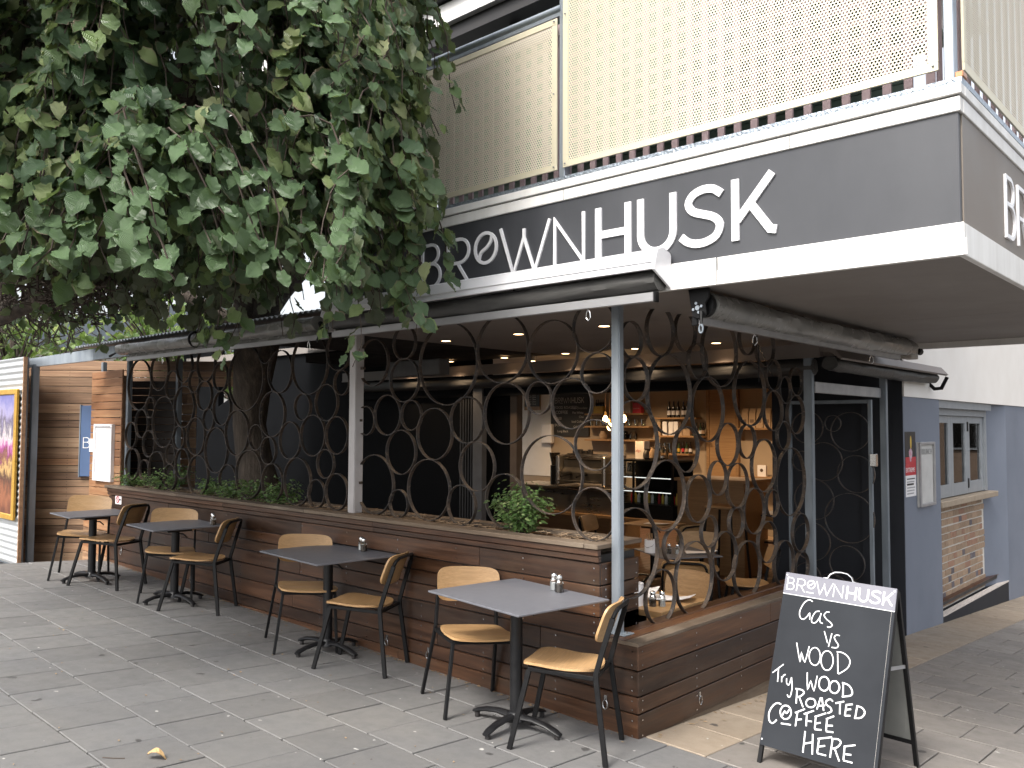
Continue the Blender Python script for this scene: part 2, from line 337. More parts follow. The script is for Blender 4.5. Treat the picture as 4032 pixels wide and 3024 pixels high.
DEADL = mk('dry_leaf', (.46, .31, .15), (.30, .18, .08), .7, 0, (14, 14, 14))

# ------------------------------------------------------------------ ground
g = MB()
xs = [-70, -40, -25, -16, -13, -12, -11, -10.05, -9, -7, -5, -2.95, -2.3, -1, 0, 2, 4, 12, 30, 60]; ys = [-60, -30, -12, -2, 0, 1, 2, 3, 4.3, 5, 6, 7, 9, 11, 14, 17, 25, 45, 80]
for i in range(len(xs)-1):
    for j in range(len(ys)-1):
        if -10.1 < xs[i] < -2.96 and 4.2 < ys[j] < 16.9: continue        # the cafe floor lies lower here
        g.add([(xs[a], ys[b], gz(xs[a], ys[b])-.042) for a, b in ((i, j), (i+1, j), (i+1, j+1), (i, j+1))], [(0, 1, 2, 3)])
ground = tag(g.build('ground', JOINT), kind='structure')
pave = tag(link(bpy.data.objects.new('pavement', None)), kind='structure')
def slab_mesh(name, lx, ly, mat):
    m = bx((-lx/2, -ly/2, -.045), (lx/2, ly/2, 0)).mesh(name, None, .0035)
    for v in m.vertices: v.co.z += -.0275*v.co.x-.065*v.co.y
    m.materials.append(mat); return m
LX, LY = .372, .413
SLAB = slab_mesh('paver', LX-.011, LY-.008, PAVER); SLABR = slab_mesh('paver', .4125-.009, LY-.010, LANEP); SLABH = slab_mesh('paver', .2, LY-.009, LANEP); SANDM = slab_mesh('sandstone_slab', .505, .425-.008, SAND)
cells = []
for j in range(-9, 9):                    # the terrace: rows along x with a half-slab offset
    yc = 1.672+LY*(j+.5)
    if yc > 4.35: continue
    for i in range(-30, 20):
        xc = -4.09+LX*(i+.5*(j % 2)); 
        if yc > 4.14 and (-10.3 < xc < -2.95): continue
        cells.append((xc, yc, SLAB, 'paver'))
for j in range(6, 34):                    # the lane beside the cafe
    yc = 1.672+LY*(j+.5)
    if j % 2: cells.append((-2.375+.103, yc, SLABH, 'paver'))
    for i in range(0, 12): cells.append((-2.375+.4125*(i+(1.0 if j % 2 else .5)), yc, SLABR, 'paver'))
for k in range(27): cells.append((-2.63, 4.154+.425*(k+.5), SANDM, 'sandstone_slab'))
cells = [(seen(x, y, gz(x, y), 60), x, y, m, n) for x, y, m, n in cells]
cells.sort(key=lambda c: c[0] if c[0] > 0 else 1e3)
far = MB(); npv = 0
for w, x, y, me, n in cells:
    jz = random.uniform(-.0018, .0018)
    if w > 0 and npv < 300:
        o = bpy.data.objects.new(n, me); o.location = (x, y, gz(x, y)+jz); o.rotation_euler = (random.uniform(-.002, .002), random.uniform(-.002, .002), 0); link(o, pave); npv += 1
    elif me is not SANDM:
        far.add([(x+v.co.x, y+v.co.y, gz(x, y)+jz+v.co.z) for v in me.vertices], [tuple(p.vertices) for p in me.polygons])
    else:
        o = bpy.data.objects.new(n, me); o.location = (x, y, gz(x, y)+jz); link(o, pave)
tag(far.build('distant_paving', PAVER, pave), kind='stuff')

# ------------------------------------------------------------------ timber planter
FZ = -.27                                   # cafe floor level
pl = thing('timber_planter', 'long dark timber plank planter box with mulch and shrubs along the terrace', 'planter', (-6.5, 4.3, 0))
D = 4.08
rows = [(-.085, .148), (.071, .089), (.168, .137), (.313, .132), (.453, .112), (.573, .085), (.666, .084), (.758, .127)]
scr = MB()
def screw(x, y, z, nx=0, ny=-1):
    scr.add([(x+(.005*math.cos(a) if ny else 0)+nx*.0035, y+(.005*math.cos(a) if nx else 0)+ny*.0035, z+.005*math.sin(a)) for a in (0, 1.05, 2.1, 3.14, 4.19, 5.24)], [(0, 1, 2, 3, 4, 5)])
for k, (z, h) in enumerate(rows):
    xr = -2.76 if k < 4 else -3.03; cuts = [-10.0]
    x = -10.0+random.uniform(1.2, 2.6)
    while x < xr-.7: cuts.append(round(x, 2)); x += random.choice((1.8, 2.1, 2.4, 2.7))
    cuts.append(xr)
    for a, b in zip(cuts[:-1], cuts[1:]):
        j = random.uniform(-.0025, .0025)
        plank('plank', pl, (a+.0015, D+j, z), (b-.0015, D+j, z), h, .022, WOOD)
    sx = [xr-.035]+[xr-.62*i-.6 for i in range(12) if xr-.62*i-.6 > -9.9]
    for x in sx: screw(x, D-.001, z+h*.22); screw(x, D-.001, z+h*.78)
for a, b in ((-10.02, -7.4), (-7.4, -5.15), (-5.15, -3.025)):      # two proud trim boards under the cap
    plank('trim_board', pl, (a, D-.012, .893), (b-.002, D-.012, .893), .034, .03, WOOD)
    plank('trim_board', pl, (a, D-.02, .931), (b-.002, D-.02, .931), .038, .036, WOOD)
for a, b in ((-10.06, -8.3), (-8.3, -6.05), (-6.05, -3.12)):
    plank('cap_board', pl, (a, D-.035, .972), (b-.003, D-.035, .972), .028, .125, WOODTOP)
    plank('cap_board', pl, (a, 4.425, .972), (b-.003, 4.425, .972), .028, .09, WOODTOP)
plank('cap_board', pl, (-3.018, D-.035, .972), (-3.018, 4.515, .972), .028, .10, WOODTOP).scale.y = 1
for k, (z, h) in enumerate(rows[3:]):      # right end of the tall box, seen past the corner post
    z = max(z, .44); plank('end_plank', pl, (-3.03, D+.024, z), (-3.03, 4.495, z), h, .02, WOOD)
    for y in (D+.06, 4.46): screw(-3.0285, y, z+h*.25, 1, 0); screw(-3.0285, y, z+h*.75, 1, 0)
bx((-9.98, 4.10, -.2), (-3.06, 4.49, .93)).build('core', BLACKP, pl)
bx((-9.98, 4.165, .93), (-3.12, 4.43, .965)).build('soil', SOIL, pl)
for x, z in ((-9.62, .30), (-9.05, .24), (-4.98, .115), (-4.52, .105), (-2.98, .105), (-8.0, .2)):   # lashing rings screwed to the boards
    m = MB().tube([(x+.017*math.cos(a), D-.012, z-.022+.026*math.sin(a)) for a in [i*math.pi/8 for i in range(16)]], .0035, 6, closed=True); m.box((x-.01, D-.008, z-.002), (x+.01, D-.001, z+.03))
    m.build('lashing_ring', CHROME, pl)
mul = MB()
for i in range(2600):
    x = random.uniform(-9.9, -3.15); y = random.uniform(4.15, 4.44); a = random.uniform(0, 6.28); l = random.uniform(.012, .04); z = .967+random.random()**2*.045
    if random.random() < .5: x = random.choice((-5.0, -4.4, -3.3, -6.2, -3.2))+random.gauss(0, .22)
    if not -9.9 < x < -3.13: continue
    dx, dy, dz = math.cos(a)*l, math.sin(a)*l, random.uniform(-.01, .012); w = .002
    mul.add([(x-dx, y-dy, z), (x+dx, y+dy, z+dz), (x+dx-dy*.1, y+dy+dx*.1, z+dz+w), (x-dx-dy*.1, y-dy+dx*.1, z+w)], [(0, 1, 2, 3)])
tag(mul.build('mulch', STRAW, pl), kind='stuff')
tag(scr.build('screw_heads', CHROME, pl), kind='stuff')
lp = thing('low_timber_planter', 'knee high dark timber plank base under the ring screen beside the lane', 'planter', (-2.9, 5.3, -.1)); scr = MB()
for k, (z, h) in enumerate(rows[:4]):
    cut = [4.082, 5.75, 6.92] if k % 2 else [4.082, 6.92]
    for a, b in zip(cut[:-1], cut[1:]): plank('plank', lp, (-2.757, a+.001, z), (-2.757, b-.001, z), h, .022, WOOD)
    for y in (4.12, 4.72, 5.3, 5.9, 6.5, 6.88): screw(-2.7565, y, z+h*.22, 1, 0); screw(-2.7565, y, z+h*.8, 1, 0)
plank('skirt_plank', lp, (-2.766, 4.25, -.23), (-2.766, 6.92, -.23), .143, .02, WOODTOP)
for x0, w in ((-2.757, .095), (-2.857, .09), (-2.952, .10)): plank('top_plank', lp, (x0, 4.083, .4455), (x0, 6.92, .4455), .022, w, WOODTOP if x0 > -2.8 else WOOD)
plank('end_strip', lp, (-3.03, 4.0805, .4455), (-2.757, 4.0805, .4455), .0215, .002, WOODTOP)
bx((-3.06, 4.11, -.3), (-2.79, 6.9, .44)).build('core', BLACKP, lp); tag(scr.build('screw_heads', CHROME, lp), kind='stuff')
m = MB().tube([(-2.745, 4.75+.017*math.cos(a), .0+.026*math.sin(a)) for a in [i*math.pi/8 for i in range(16)]], .0035, 6, closed=True); m.box((-2.757, 4.74, .02), (-2.749, 4.76, .05)); m.build('lashing_ring', CHROME, lp)

# ------------------------------------------------------------------ ring screens: (along, height, radius) of every steel hoop
RFL = [(-9.601, 2.148, 0.288), (-9.108, 2.279, 0.208), (-8.8, 2.122, 0.153), (-8.54, 2.314, 0.174), (-8.315, 2.147, 0.115), (-8.076, 2.32, 0.183), (-7.781, 2.17, 0.141), (-8.525, 1.888, 0.217), (-8.097, 1.994, 0.15), (-8.974, 1.726, 0.276), (-9.314, 1.887, 0.115), (-9.52, 1.708, 0.16), (-9.786, 1.575, 0.149), (-8.001, 1.751, 0.109), (-7.74, 1.863, 0.17), (-8.255, 1.579, 0.192), (-8.625, 1.561, 0.124), (-9.324, 1.484, 0.147), (-8.8, 1.383, 0.107), (-9.733, 1.248, 0.175), (-9.426, 1.191, 0.114), (-9.116, 1.207, 0.198), (-8.53, 1.29, 0.157), (-7.838, 1.447, 0.225), (-8.798, 1.142, 0.137), (-8.192, 1.184, 0.204), (-7.447, 1.623, 0.216), (-7.599, 1.151, 0.164), (-7.303, 2.14, 0.307), (-6.962, 2.378, 0.11), (-6.715, 2.183, 0.194), (-6.251, 2.232, 0.267), (-5.827, 2.327, 0.17), (-5.782, 2.054, 0.104), (-5.992, 1.891, 0.156), (-6.346, 1.858, 0.117), (-6.829, 1.797, 0.208), (-7.095, 1.584, 0.119), (-6.882, 1.465, 0.125), (-6.534, 1.564, 0.165), (-6.184, 1.611, 0.177), (-5.84, 1.616, 0.157), (-7.212, 1.237, 0.225), (-6.808, 1.178, 0.171), (-6.411, 1.207, 0.208), (-5.994, 1.375, 0.122), (-6.118, 1.118, 0.119), (-5.832, 1.148, 0.152)]
RFR = [(-5.366, 2.201, 0.187), (-4.984, 2.048, 0.168), (-4.989, 2.336, 0.13), (-4.501, 2.151, 0.302), (-3.959, 2.231, 0.237), (-3.509, 2.183, 0.207), (-3.174, 2.321, 0.163), (-3.145, 2.031, 0.126), (-5.454, 1.738, 0.116), (-5.182, 1.781, 0.157), (-4.9, 1.778, 0.114), (-4.638, 1.639, 0.19), (-4.298, 1.742, 0.165), (-3.917, 1.785, 0.209), (-3.625, 1.886, 0.107), (-3.352, 1.846, 0.162), (-5.015, 1.496, 0.17), (-4.195, 1.416, 0.173), (-3.519, 1.388, 0.254), (-3.165, 1.586, 0.157), (-5.331, 1.235, 0.233), (-5.035, 1.103, 0.107), (-4.696, 1.226, 0.226), (-4.346, 1.137, 0.143), (-3.923, 1.195, 0.181), (-3.174, 1.16, 0.165)]
RSD = [(4.342, 2.237, 0.114), (4.674, 2.318, 0.161), (4.984, 2.341, 0.134), (4.389, 1.994, 0.135), (4.781, 1.911, 0.262), (5.142, 2.15, 0.123), (5.451, 2.237, 0.25), (5.276, 1.824, 0.226), (4.36, 1.589, 0.273), (4.73, 1.257, 0.228), (4.987, 1.549, 0.153), (5.139, 1.212, 0.162), (5.411, 1.34, 0.121), (4.357, 0.928, 0.274), (4.815, 0.925, 0.111), (5.28, 0.977, 0.109), (5.081, 0.684, 0.244), (4.663, 0.618, 0.173), (5.499, 0.785, 0.173), (5.872, 2.367, 0.126), (6.162, 2.325, 0.157), (5.905, 1.954, 0.245), (6.299, 2.112, 0.124), (6.513, 2.001, 0.11), (6.292, 1.83, 0.158), (6.718, 2.077, 0.117), (6.705, 1.805, 0.159), (6.472, 1.634, 0.115), (5.856, 1.592, 0.126), (5.56, 1.575, 0.154), (6.125, 1.406, 0.202), (6.599, 1.26, 0.274), (5.697, 1.274, 0.163), (5.958, 1.071, 0.172), (6.262, 1.108, 0.106), (5.674, 1.007, 0.111), (6.172, 0.818, 0.159), (6.772, 0.838, 0.156), (5.838, 0.649, 0.209), (6.458, 0.624, 0.178), (6.79, 0.557, 0.122)]
def ring_mesh(r, w=.029, th=.005, n=40, a0=0., a1=2*math.pi):
    full = a1-a0 > 6.28; m = MB(); vs = []
    for i in range(n if full else n+1):
        a = a0+(a1-a0)*i/n; c, s = math.cos(a), math.sin(a)
        vs += [(r*c, -w/2, r*s), ((r-th)*c, -w/2, (r-th)*s), ((r-th)*c, w/2, (r-th)*s), (r*c, w/2, r*s)]
    fs = [(i*4+k, i*4+(k+1) % 4, ((i+1) % n)*4+(k+1) % 4, ((i+1) % n)*4+k) for i in range(n) for k in range(4)] if full else [(i*4+k, i*4+(k+1) % 4, (i+1)*4+(k+1) % 4, (i+1)*4+k) for i in range(n) for k in range(4)]
    m.add(vs, fs); me = m.mesh('ring', None, 0, True); me.materials.append(RUST); return me
_rm = {}
def rings(parent, lst, fn, rot, lim=None):
    base = wloc(parent)
    for u, z, r in lst:
        r2 = round(r+.002, 3)
        if lim and (u-r2 < lim[0] or u+r2 > lim[1]):       # hoops cut where they meet a post
            if u-r2 < lim[0]: a = math.acos(max(-1, (lim[0]-u)/r2)); me = ring_mesh(r2, a0=-a, a1=a)
            else: a = math.acos(min(1, (lim[1]-u)/r2)); me = ring_mesh(r2, a0=a, a1=2*math.pi-a)
            o = bpy.data.objects.new('ring', me); o.location = Vector(fn(u, z))-base; o.rotation_euler = (0, 0, rot); link(o, parent); continue
        if r2 not in _rm: _rm[r2] = ring_mesh(r2)
        o = bpy.data.objects.new('ring', _rm[r2]); o.location = Vector(fn(u, z))-base; o.rotation_euler = (0, 0, rot+random.uniform(-.015, .015)); link(o, parent)
def lugs(parent, pts):
    m = MB()
    for x, y, z in pts: m.box((x-.03, y-.012, z-.01), (x+.03, y+.012, z+.01))
    m.build('mounting_lugs', RUST, parent)
s1 = thing('ring_screen', 'rusty steel hoop screen between the white post and the notice board end', 'screen', (-7.7, 4.2, 1.0)); rings(s1, RFL, lambda u, z: (u, 4.2225, z), 0)
s2 = thing('ring_screen', 'rusty steel hoop screen between the white post and the galvanised corner post', 'screen', (-4.3, 4.2, 1.0)); rings(s2, RFR, lambda u, z: (u, 4.2225, z), 0)
lugs(s2, [(-5.50, 4.21, 2.16), (-5.53, 4.21, 1.74), (-5.52, 4.21, 1.24)])
s3 = thing('ring_screen', 'rusty steel hoop screen standing on the low timber base beside the lane', 'screen', (-2.98, 5.5, .45)); rings(s3, RSD, lambda u, z: (-2.98, u, z), math.pi/2, (4.232, 6.955))

def post(name, x, y, z0, z1, w, d, mat, label, group=None, bev=.005, plate=None, cat='post'):
    if plate is None: return top(name, bx((x-w/2, y-d/2, z0), (x+w/2, y+d/2, z1)), mat, label, cat, group, bevel=bev, seg=2)
    t = thing(name, label, cat, (x, y, z0), group)
    bx((x-w/2, y-d/2, z0), (x+w/2, y+d/2, z1)).build('shaft', mat, t, bevel=bev, seg=2)
    bx((x-plate, y-plate*.6, z0), (x+plate, y+plate*.6, z0+.007)).build('base_plate', GALVD, t, bevel=.002)
    for sx in (-1, 1): MB().cyl((x+sx*plate*.75, y, z0+.007), .008, .014, 6).build('bolt', CHROME, t)
    return t
post('corner_post', -2.985, 4.205, .468, 2.45, .062, .05, GALV, 'galvanised square steel post at the corner of the timber planter', bev=.006, plate=.085)
# seams rolled into the corner post faces read as thin bright lines
post('white_post', -5.548, 4.195, 1.0, 2.5, .085, .085, mk('chipped_white_paint', (.55, .53, .53), (.40, .37, .36), .5, 0, (5, 5, 2), dirt=.4), 'chipped white painted steel post standing in the planter between hoop screens')
post('lane_post', -2.985, 6.99, FZ, 2.45, .07, .06, GALVD, 'galvanised post where the lane side hoop screen meets the gate opening')
post('gate_post', -2.93, 8.63, FZ, 2.45, .06, .06, GALVD, 'galvanised gate post against the black return wall')
top('gate_lintel', bx((-2.98, 7.025, 1.995), (-2.94, 8.598, 2.09)), ALU, 'brushed aluminium rail bridging the gate opening', 'rail', bevel=.004)

# open gate with its own hoops
gt = thing('ring_gate', 'open steel gate filled with hoops, folded in front of the black wall', 'gate', (-3.35, 8.33, -.2))
for a, b in (((-3.78, 8.315, -.2), (-3.745, 8.35, 1.97)), ((-2.975, 8.315, -.2), (-2.94, 8.35, 1.97))): bx(a, b).build('stile', GALVD, gt, bevel=.003)
for z in (-.2, 1.935): bx((-3.744, 8.318, z), (-2.976, 8.347, z+.035)).build('rail', GALVD, gt, bevel=.003)
bx((-2.955, 8.30, 1.33), (-2.90, 8.36, 1.45)).build('latch', CHROME, gt, bevel=.003)
rings(gt, [(-3.58, 1.70, .16), (-3.42, 1.36, .19), (-3.15, 1.66, .19), (-3.1, 1.25, .18), (-3.52, .98, .2), (-3.17, .82, .24), (-3.55, .56, .19), (-3.2, .38, .17), (-3.6, .2, .14), (-3.35, .08, .18), (-3.08, -.02, .12), (-3.64, 1.36, .1), (-3.32, 1.74, .08)], lambda u, z: (u, 8.333, z), 0)

# ------------------------------------------------------------------ canopy with the fascia sign
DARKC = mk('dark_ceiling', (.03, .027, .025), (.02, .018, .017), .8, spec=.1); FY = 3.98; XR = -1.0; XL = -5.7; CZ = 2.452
cp = thing('cafe_canopy', 'deep flat canopy with white fascia bands over the terrace corner', 'canopy', (-3.3, 5.5, CZ))
bx((XL, 4.0, CZ), (-1.02, 7.98, 2.56)).build('soffit', SOFFIT, cp)
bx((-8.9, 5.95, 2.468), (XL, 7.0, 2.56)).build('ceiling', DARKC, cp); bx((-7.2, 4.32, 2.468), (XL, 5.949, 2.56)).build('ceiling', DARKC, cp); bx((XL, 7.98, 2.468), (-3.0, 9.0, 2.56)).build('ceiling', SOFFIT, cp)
bx((-2.2, 6.2, CZ-.0006), (-1.05, 6.2015, CZ)).build('board_joint', SOFFIT, cp)
bx((XL, FY-.012, 2.445), (XR, 4.0, 2.589)).build('lower_fascia', WHITEP, cp, bevel=.003); bx((XL, FY-.02, 2.445), (XR+.012, FY-.012, 2.517)).build('lower_fascia_lip', WHITEP, cp)
bx((-1.03, 4.0, 2.445), (XR, 8.0, 2.589)).build('lower_fascia', WHITEP, cp, bevel=.003); bx((-2.85, 7.982, 2.40), (-1.031, 8.03, 2.589)).build('back_fascia', WHITEP, cp)
bx((XL, FY+.002, 2.59), (-1.018, 4.02, 3.078)).build('sign_board', SIGND, cp); 
bx((-1.04, 4.02, 2.59), (-1.012, 8.0, 3.078)).build('sign_board', mk('sign_taupe', (.165, .14, .115), (.185, .155, .13), .5, 0, (2, 2, 2)), cp)
bx((XL, FY-.01, 3.079), (-1.006, 4.02, 3.146)).build('upper_fascia', WHITEP, cp, bevel=.003); bx((XL, FY-.022, 3.153), (XR+.002, 4.02, 3.2)).build('upper_fascia', WHITEP, cp, bevel=.003)
bx((-1.04, 4.02, 3.079), (-1.004, 8.0, 3.146)).build('upper_fascia', WHITEP, cp, bevel=.003); bx((-1.04, 4.02, 3.153), (XR+.003, 8.0, 3.2)).build('upper_fascia', WHITEP, cp, bevel=.003)
bx((XL, FY+.004, 3.146), (-1.015, 7.99, 3.153)).build('shadow_gap', BLACKP, cp)
bx((XL, 4.02, 2.57), (-1.05, 8.0, 3.14)).build('core', BLACKP, cp)
dp = mk('checker_plate', (.42, .47, .52), (.28, .32, .37), .35, .8, (60, 60, 60), bump=.6)
plate = MB(); plate.box((XL, FY+.006, 3.2005), (-1.0, 4.10, 3.206))
for i in range(190):          # raised tread bars on the turned-down plate edge
    x = -1.03-.0245*i; s = .006 if i % 2 else -.006
    plate.add([(x-.008, FY-.0005, 3.208+.008-s), (x+.008, FY-.0005, 3.208+.008+s), (x+.008, FY-.0005, 3.208+.012+s), (x-.008, FY-.0005, 3.208+.012-s), (x, FY-.004, 3.208+.010)], [(0, 1, 4), (1, 2, 4), (2, 3, 4), (3, 0, 4)])
plate.box((XL, FY, 3.2065), (-1.0, FY+.006, 3.232)); plate.box((-1.006, FY+.0065, 3.2065), (-1.0, 8.0, 3.232))
plate.build('checker_plate', dp, cp); bx((XL, FY+.0065, 3.2068), (-1.0065, 8, 3.2225)).build('deck', GALVD, cp)
bx((-1.03, FY+.01, 3.233), (-.995, FY+.07, 3.262)).build('copper_flashing', mk('copper', (.45, .2, .1), (.5, .28, .17), .35, .8, (20, 20, 20)), cp, bevel=.004)

TH, BO = .0215, .043
def arc(cx, cz, rx, rz, a0, a1, n=12): return [(cx+rx*math.cos(R(a0+(a1-a0)*i/n)), cz+rz*math.sin(R(a0+(a1-a0)*i/n))) for i in range(n+1)]
def smooth(p, k=6):
    out = []
    for i in range(len(p)-1):
        a, b, c, d = [Vector(q) for q in (p[max(i-1, 0)], p[i], p[i+1], p[min(i+2, len(p)-1)])]
        for j in range(k):
            t = j/k; q = .5*((2*b)+(c-a)*t+(2*a-5*b+4*c-d)*t*t+(3*b-a-3*c+d)*t**3); out.append((q.x, q.y))
    return out+[tuple(p[-1])]
Bz, Tz = 2.662, 2.984
LET = [('letter_b', TH, [([(-4.42, Bz+.011), (-4.51, Bz+.011), (-4.51, Tz-.011), (-4.42, Tz-.011)]+arc(-4.42, 2.906, .075, .068, 90, -90)+[(-4.5, 2.838)], 0), ([(-4.42, 2.838)]+arc(-4.415, 2.755, .09, .083, 88, -90), 0)]),
 ('letter_r', TH, [([(-4.245, Bz), (-4.245, Tz-.011), (-4.14, Tz-.011)]+arc(-4.13, 2.892, .088, .081, 90, -90)+[(-4.24, 2.811)], 0), ([(-4.15, 2.811), (-4.125, 2.775), (-4.06, 2.69), (-4.04, 2.672), (-4.02, 2.67)], 0)]),
 ('letter_o', TH, [(arc(-3.883, 2.878, .098, .1, 0, 345, 23), 1), (smooth([(-3.945, 2.805), (-3.925, 2.85), (-3.87, 2.882), (-3.835, 2.92), (-3.828, 2.965)]), 0), ([(-3.985, 2.671), (-3.788, 2.671)], 0)]),
 ('letter_w', TH, [([(-3.748, Tz), (-3.634, Bz+.01), (-3.543, 2.9), (-3.543, 2.955)], 0), ([(-3.543, 2.9), (-3.452, Bz+.01), (-3.329, Tz)], 0)]),
 ('letter_n', TH, [([(-3.288, Bz), (-3.288, Tz-.02), (-3.066, Bz+.02), (-3.066, Tz)], 0)]),
 ('letter_h', BO, [([(-2.956, Bz), (-2.956, Tz)], 0), ([(-2.746, Bz), (-2.746, Tz)], 0), ([(-2.936, 2.822), (-2.766, 2.822)], 0)]),
 ('letter_u', BO, [([(-2.66, Tz)]+arc(-2.554, 2.775, .106, .1, 180, 360, 16)+[(-2.448, Tz)], 0)]),
 ('letter_s', BO, [(smooth([(-2.155, 2.925), (-2.2, 2.958), (-2.262, 2.966), (-2.325, 2.945), (-2.352, 2.9), (-2.325, 2.857), (-2.262, 2.832), (-2.2, 2.808), (-2.165, 2.765), (-2.185, 2.71), (-2.245, 2.682), (-2.31, 2.68), (-2.36, 2.697), (-2.398, 2.728)], 3), 0)]),
 ('letter_k', BO, [([(-2.076, Bz), (-2.076, Tz)], 0), ([(-2.065, 2.765), (-1.872, Tz)], 0), ([(-1.985, 2.835), (-1.885, 2.697), (-1.852, 2.69)], 0)])]
def word(parent, fn, mat, d0, d1, sc=1., only=None):
    for nm, w, strokes in LET:
        if only and nm not in only: continue
        m = MB()
        for k, (pts, closed) in enumerate(strokes):
            e = .0004*k; m.stroke(pts, w, lambda a, b, d: fn(a, b, d), d0, d1+(e if d1 > d0 else -e), bool(closed))
        m.build(nm, mat, parent)
for x in (-2.18, -3.62, -5.0):
    bx((x, FY-.0205, 2.446), (x+.003, FY-.0125, 2.588)).build('board_joint', SIGND, cp); bx((x+.4, FY-.0108, 3.08), (x+.403, FY-.009, 3.145)).build('board_joint', SIGND, cp)
for y in (5.2, 6.6): bx((-1.0005, y, 2.446), (-.9992, y+.003, 2.588)).build('board_joint', SIGND, cp)
sg = thing('fascia_sign', 'big white cut-out lettering on the charcoal fascia above the awning', 'sign', (-3.2, FY, 2.6))
word(sg, lambda a, b, d: (a, FY+.002-d, b), LETTER, .0005, .012)
sg2 = thing('fascia_sign', 'thin white lettering on the taupe return fascia round the canopy corner', 'sign', (-1.01, 6, 2.6))
word(sg2, lambda a, b, d: (-1.012+d, 4.752+(a+4.51)*.98, b-.01), LETTER, .0005, .012)

# ------------------------------------------------------------------ balcony above the canopy
def screen(name, label, x0, x1, z0, z1, y, side=False):
    t = thing(name, label, 'panel', ((x0+x1)/2, y, z0) if not side else (y, (x0+x1)/2, z0), 'perforated balcony panels'); b = .042
    f = (lambda a, c: (a, c)) if not side else (lambda a, c: (c, a))
    def q(u0, u1, za, zb, th):
        A = f(u0, y-th/2); B = f(u1, y+th/2); return bx((min(A[0], B[0]), min(A[1], B[1]), za), (max(A[0], B[0]), max(A[1], B[1]), zb))
    q(x0+b-.004, x1-b+.004, z0+b-.004, z1-b+.004, .003).build('perforated_sheet', PERFY if side else PERFX, t)
    q(x0, x1, z0, z0+b, .012).build('bottom_rail', GOLD, t, bevel=.002); q(x0, x1, z1-b, z1, .012).build('top_rail', GOLD, t, bevel=.002)
    q(x0, x0+b, z0+b, z1-b, .011).build('stile', GOLD, t); q(x1-b, x1, z0+b, z1-b, .011).build('stile', GOLD, t)
    for u in (x0+b/2, x1-b/2):
        for z in (z0+b/2, (z0+z1)/2, z1-b/2):
            p = f(u, y); MB().cyl((p[0], p[1]-.012 if not side else p[1], z), .006, .004, 6).build('rivet', GALVD, t)
screen('balcony_screen', 'low cream perforated metal balcony panel beside the tree leaves', -4.98, -3.375, 3.325, 4.315, 4.10)
screen('balcony_screen', 'tall cream perforated metal balcony panel above the bold half of the sign', -3.325, -1.125, 3.33, 5.3, 4.10)
screen('balcony_screen', 'cream perforated metal balcony panel facing the lane', 4.25, 7.9, 3.36, 5.3, -1.06, True)
rl = thing('balcony_railing', 'galvanised balcony posts and handrail with a pink lattice behind', 'railing', (-3, 4.16, 3.22))
MB().tube([(-5.6, 4.13, 4.40), (-3.36, 4.13, 4.385)], .026, 12).build('handrail', GALV, rl, smooth=True); bx((-5.6, 4.115, 4.335), (-3.37, 4.135, 4.36)).build('lower_rail', GALV, rl)
for x in (-3.35, -1.085): bx((x-.022, 4.115, 3.223), (x+.022, 4.175, 5.6)).build('post', GALV, rl, bevel=.004); bx((x-.05, 4.06, 3.223), (x+.05, 4.2, 3.232)).build('foot_plate', GALV, rl, bevel=.002)
bx((-3.2, 4.28, 4.45), (-3.05, 4.4, 5.6)).build('rear_post', GALVD, rl, bevel=.003)
for i in range(44):
    x = -5.5+.1*i; h = 4.33 if x < -3.37 else 5.35
    bx((x-.02, 4.24, 3.23), (x+.02, 4.255, h)).build('picket', LATT, rl)
for k in range(19):
    z = 3.56+.095*k; xr = -1.2; xl = -5.5 if z < 4.33 else -3.3
    bx((xl, 4.2565, z-.016), (xr, 4.27, z+.016)).build('lath', LATT, rl)
bx((-5.5, 4.22, 4.275), (-3.40, 4.239, 4.345)).build('top_rail', LATT, rl)
for i in range(22):
    y = 4.3+.17*i; bx((-1.19, y, 3.23), (-1.175, y+.05, 5.35)).build('picket', LATT, rl)
ub = thing('upper_storey', 'upper verandah with white beams and pale green boarded ceiling above the balcony', 'building', (-4, 7, 3.23))
bx((-9.5, 4.94, 5.225), (-3.6, 5.0, 5.40)).build('beam', WHITEP, ub); bx((-9.5, 5.001, 5.10), (-3.3, 5.16, 5.30)).build('dark_beam', BLACKP, ub); bx((-9.5, 4.86, 5.42), (-3.3, 5.0, 5.50)).build('dark_gutter', BLACKP, ub); bx((-9.5, 4.78, 5.52), (-3.3, 4.9, 5.72)).build('roof_fascia', WHITEP, ub)
for k in range(16): bx((-9.5, 5.18+.21*k, 5.30), (-2.2, 5.18+.21*k+.2, 5.32)).build('ceiling_board', GREENW, ub)
bx((-9.5, 5.0, 5.52), (-2, 9, 5.6)).build('roof', HOOD, ub)
for k in range(13): bx((-9.2, 8.4, 3.25+.16*k), (-2.6, 8.42, 3.25+.16*k+.152)).build('weatherboard', GREENW, ub)
bx((-9.2, 8.43, 3.23), (-2.6, 8.6, 5.35)).build('wall', BLACKP, ub)
MB().tube([(-4.75, 5.2, 5.2), (-4.75, 5.18, 4.98)], .04, 10).build('speaker', BLACKM, ub); MB().tube([(-4.75, 5.2, 5.1), (-4.55, 5.2, 5.02), (-4.35, 5.2, 5.1), (-4.3, 5.2, 5.25)], .006, 5).build('cable', BLACKM, ub)

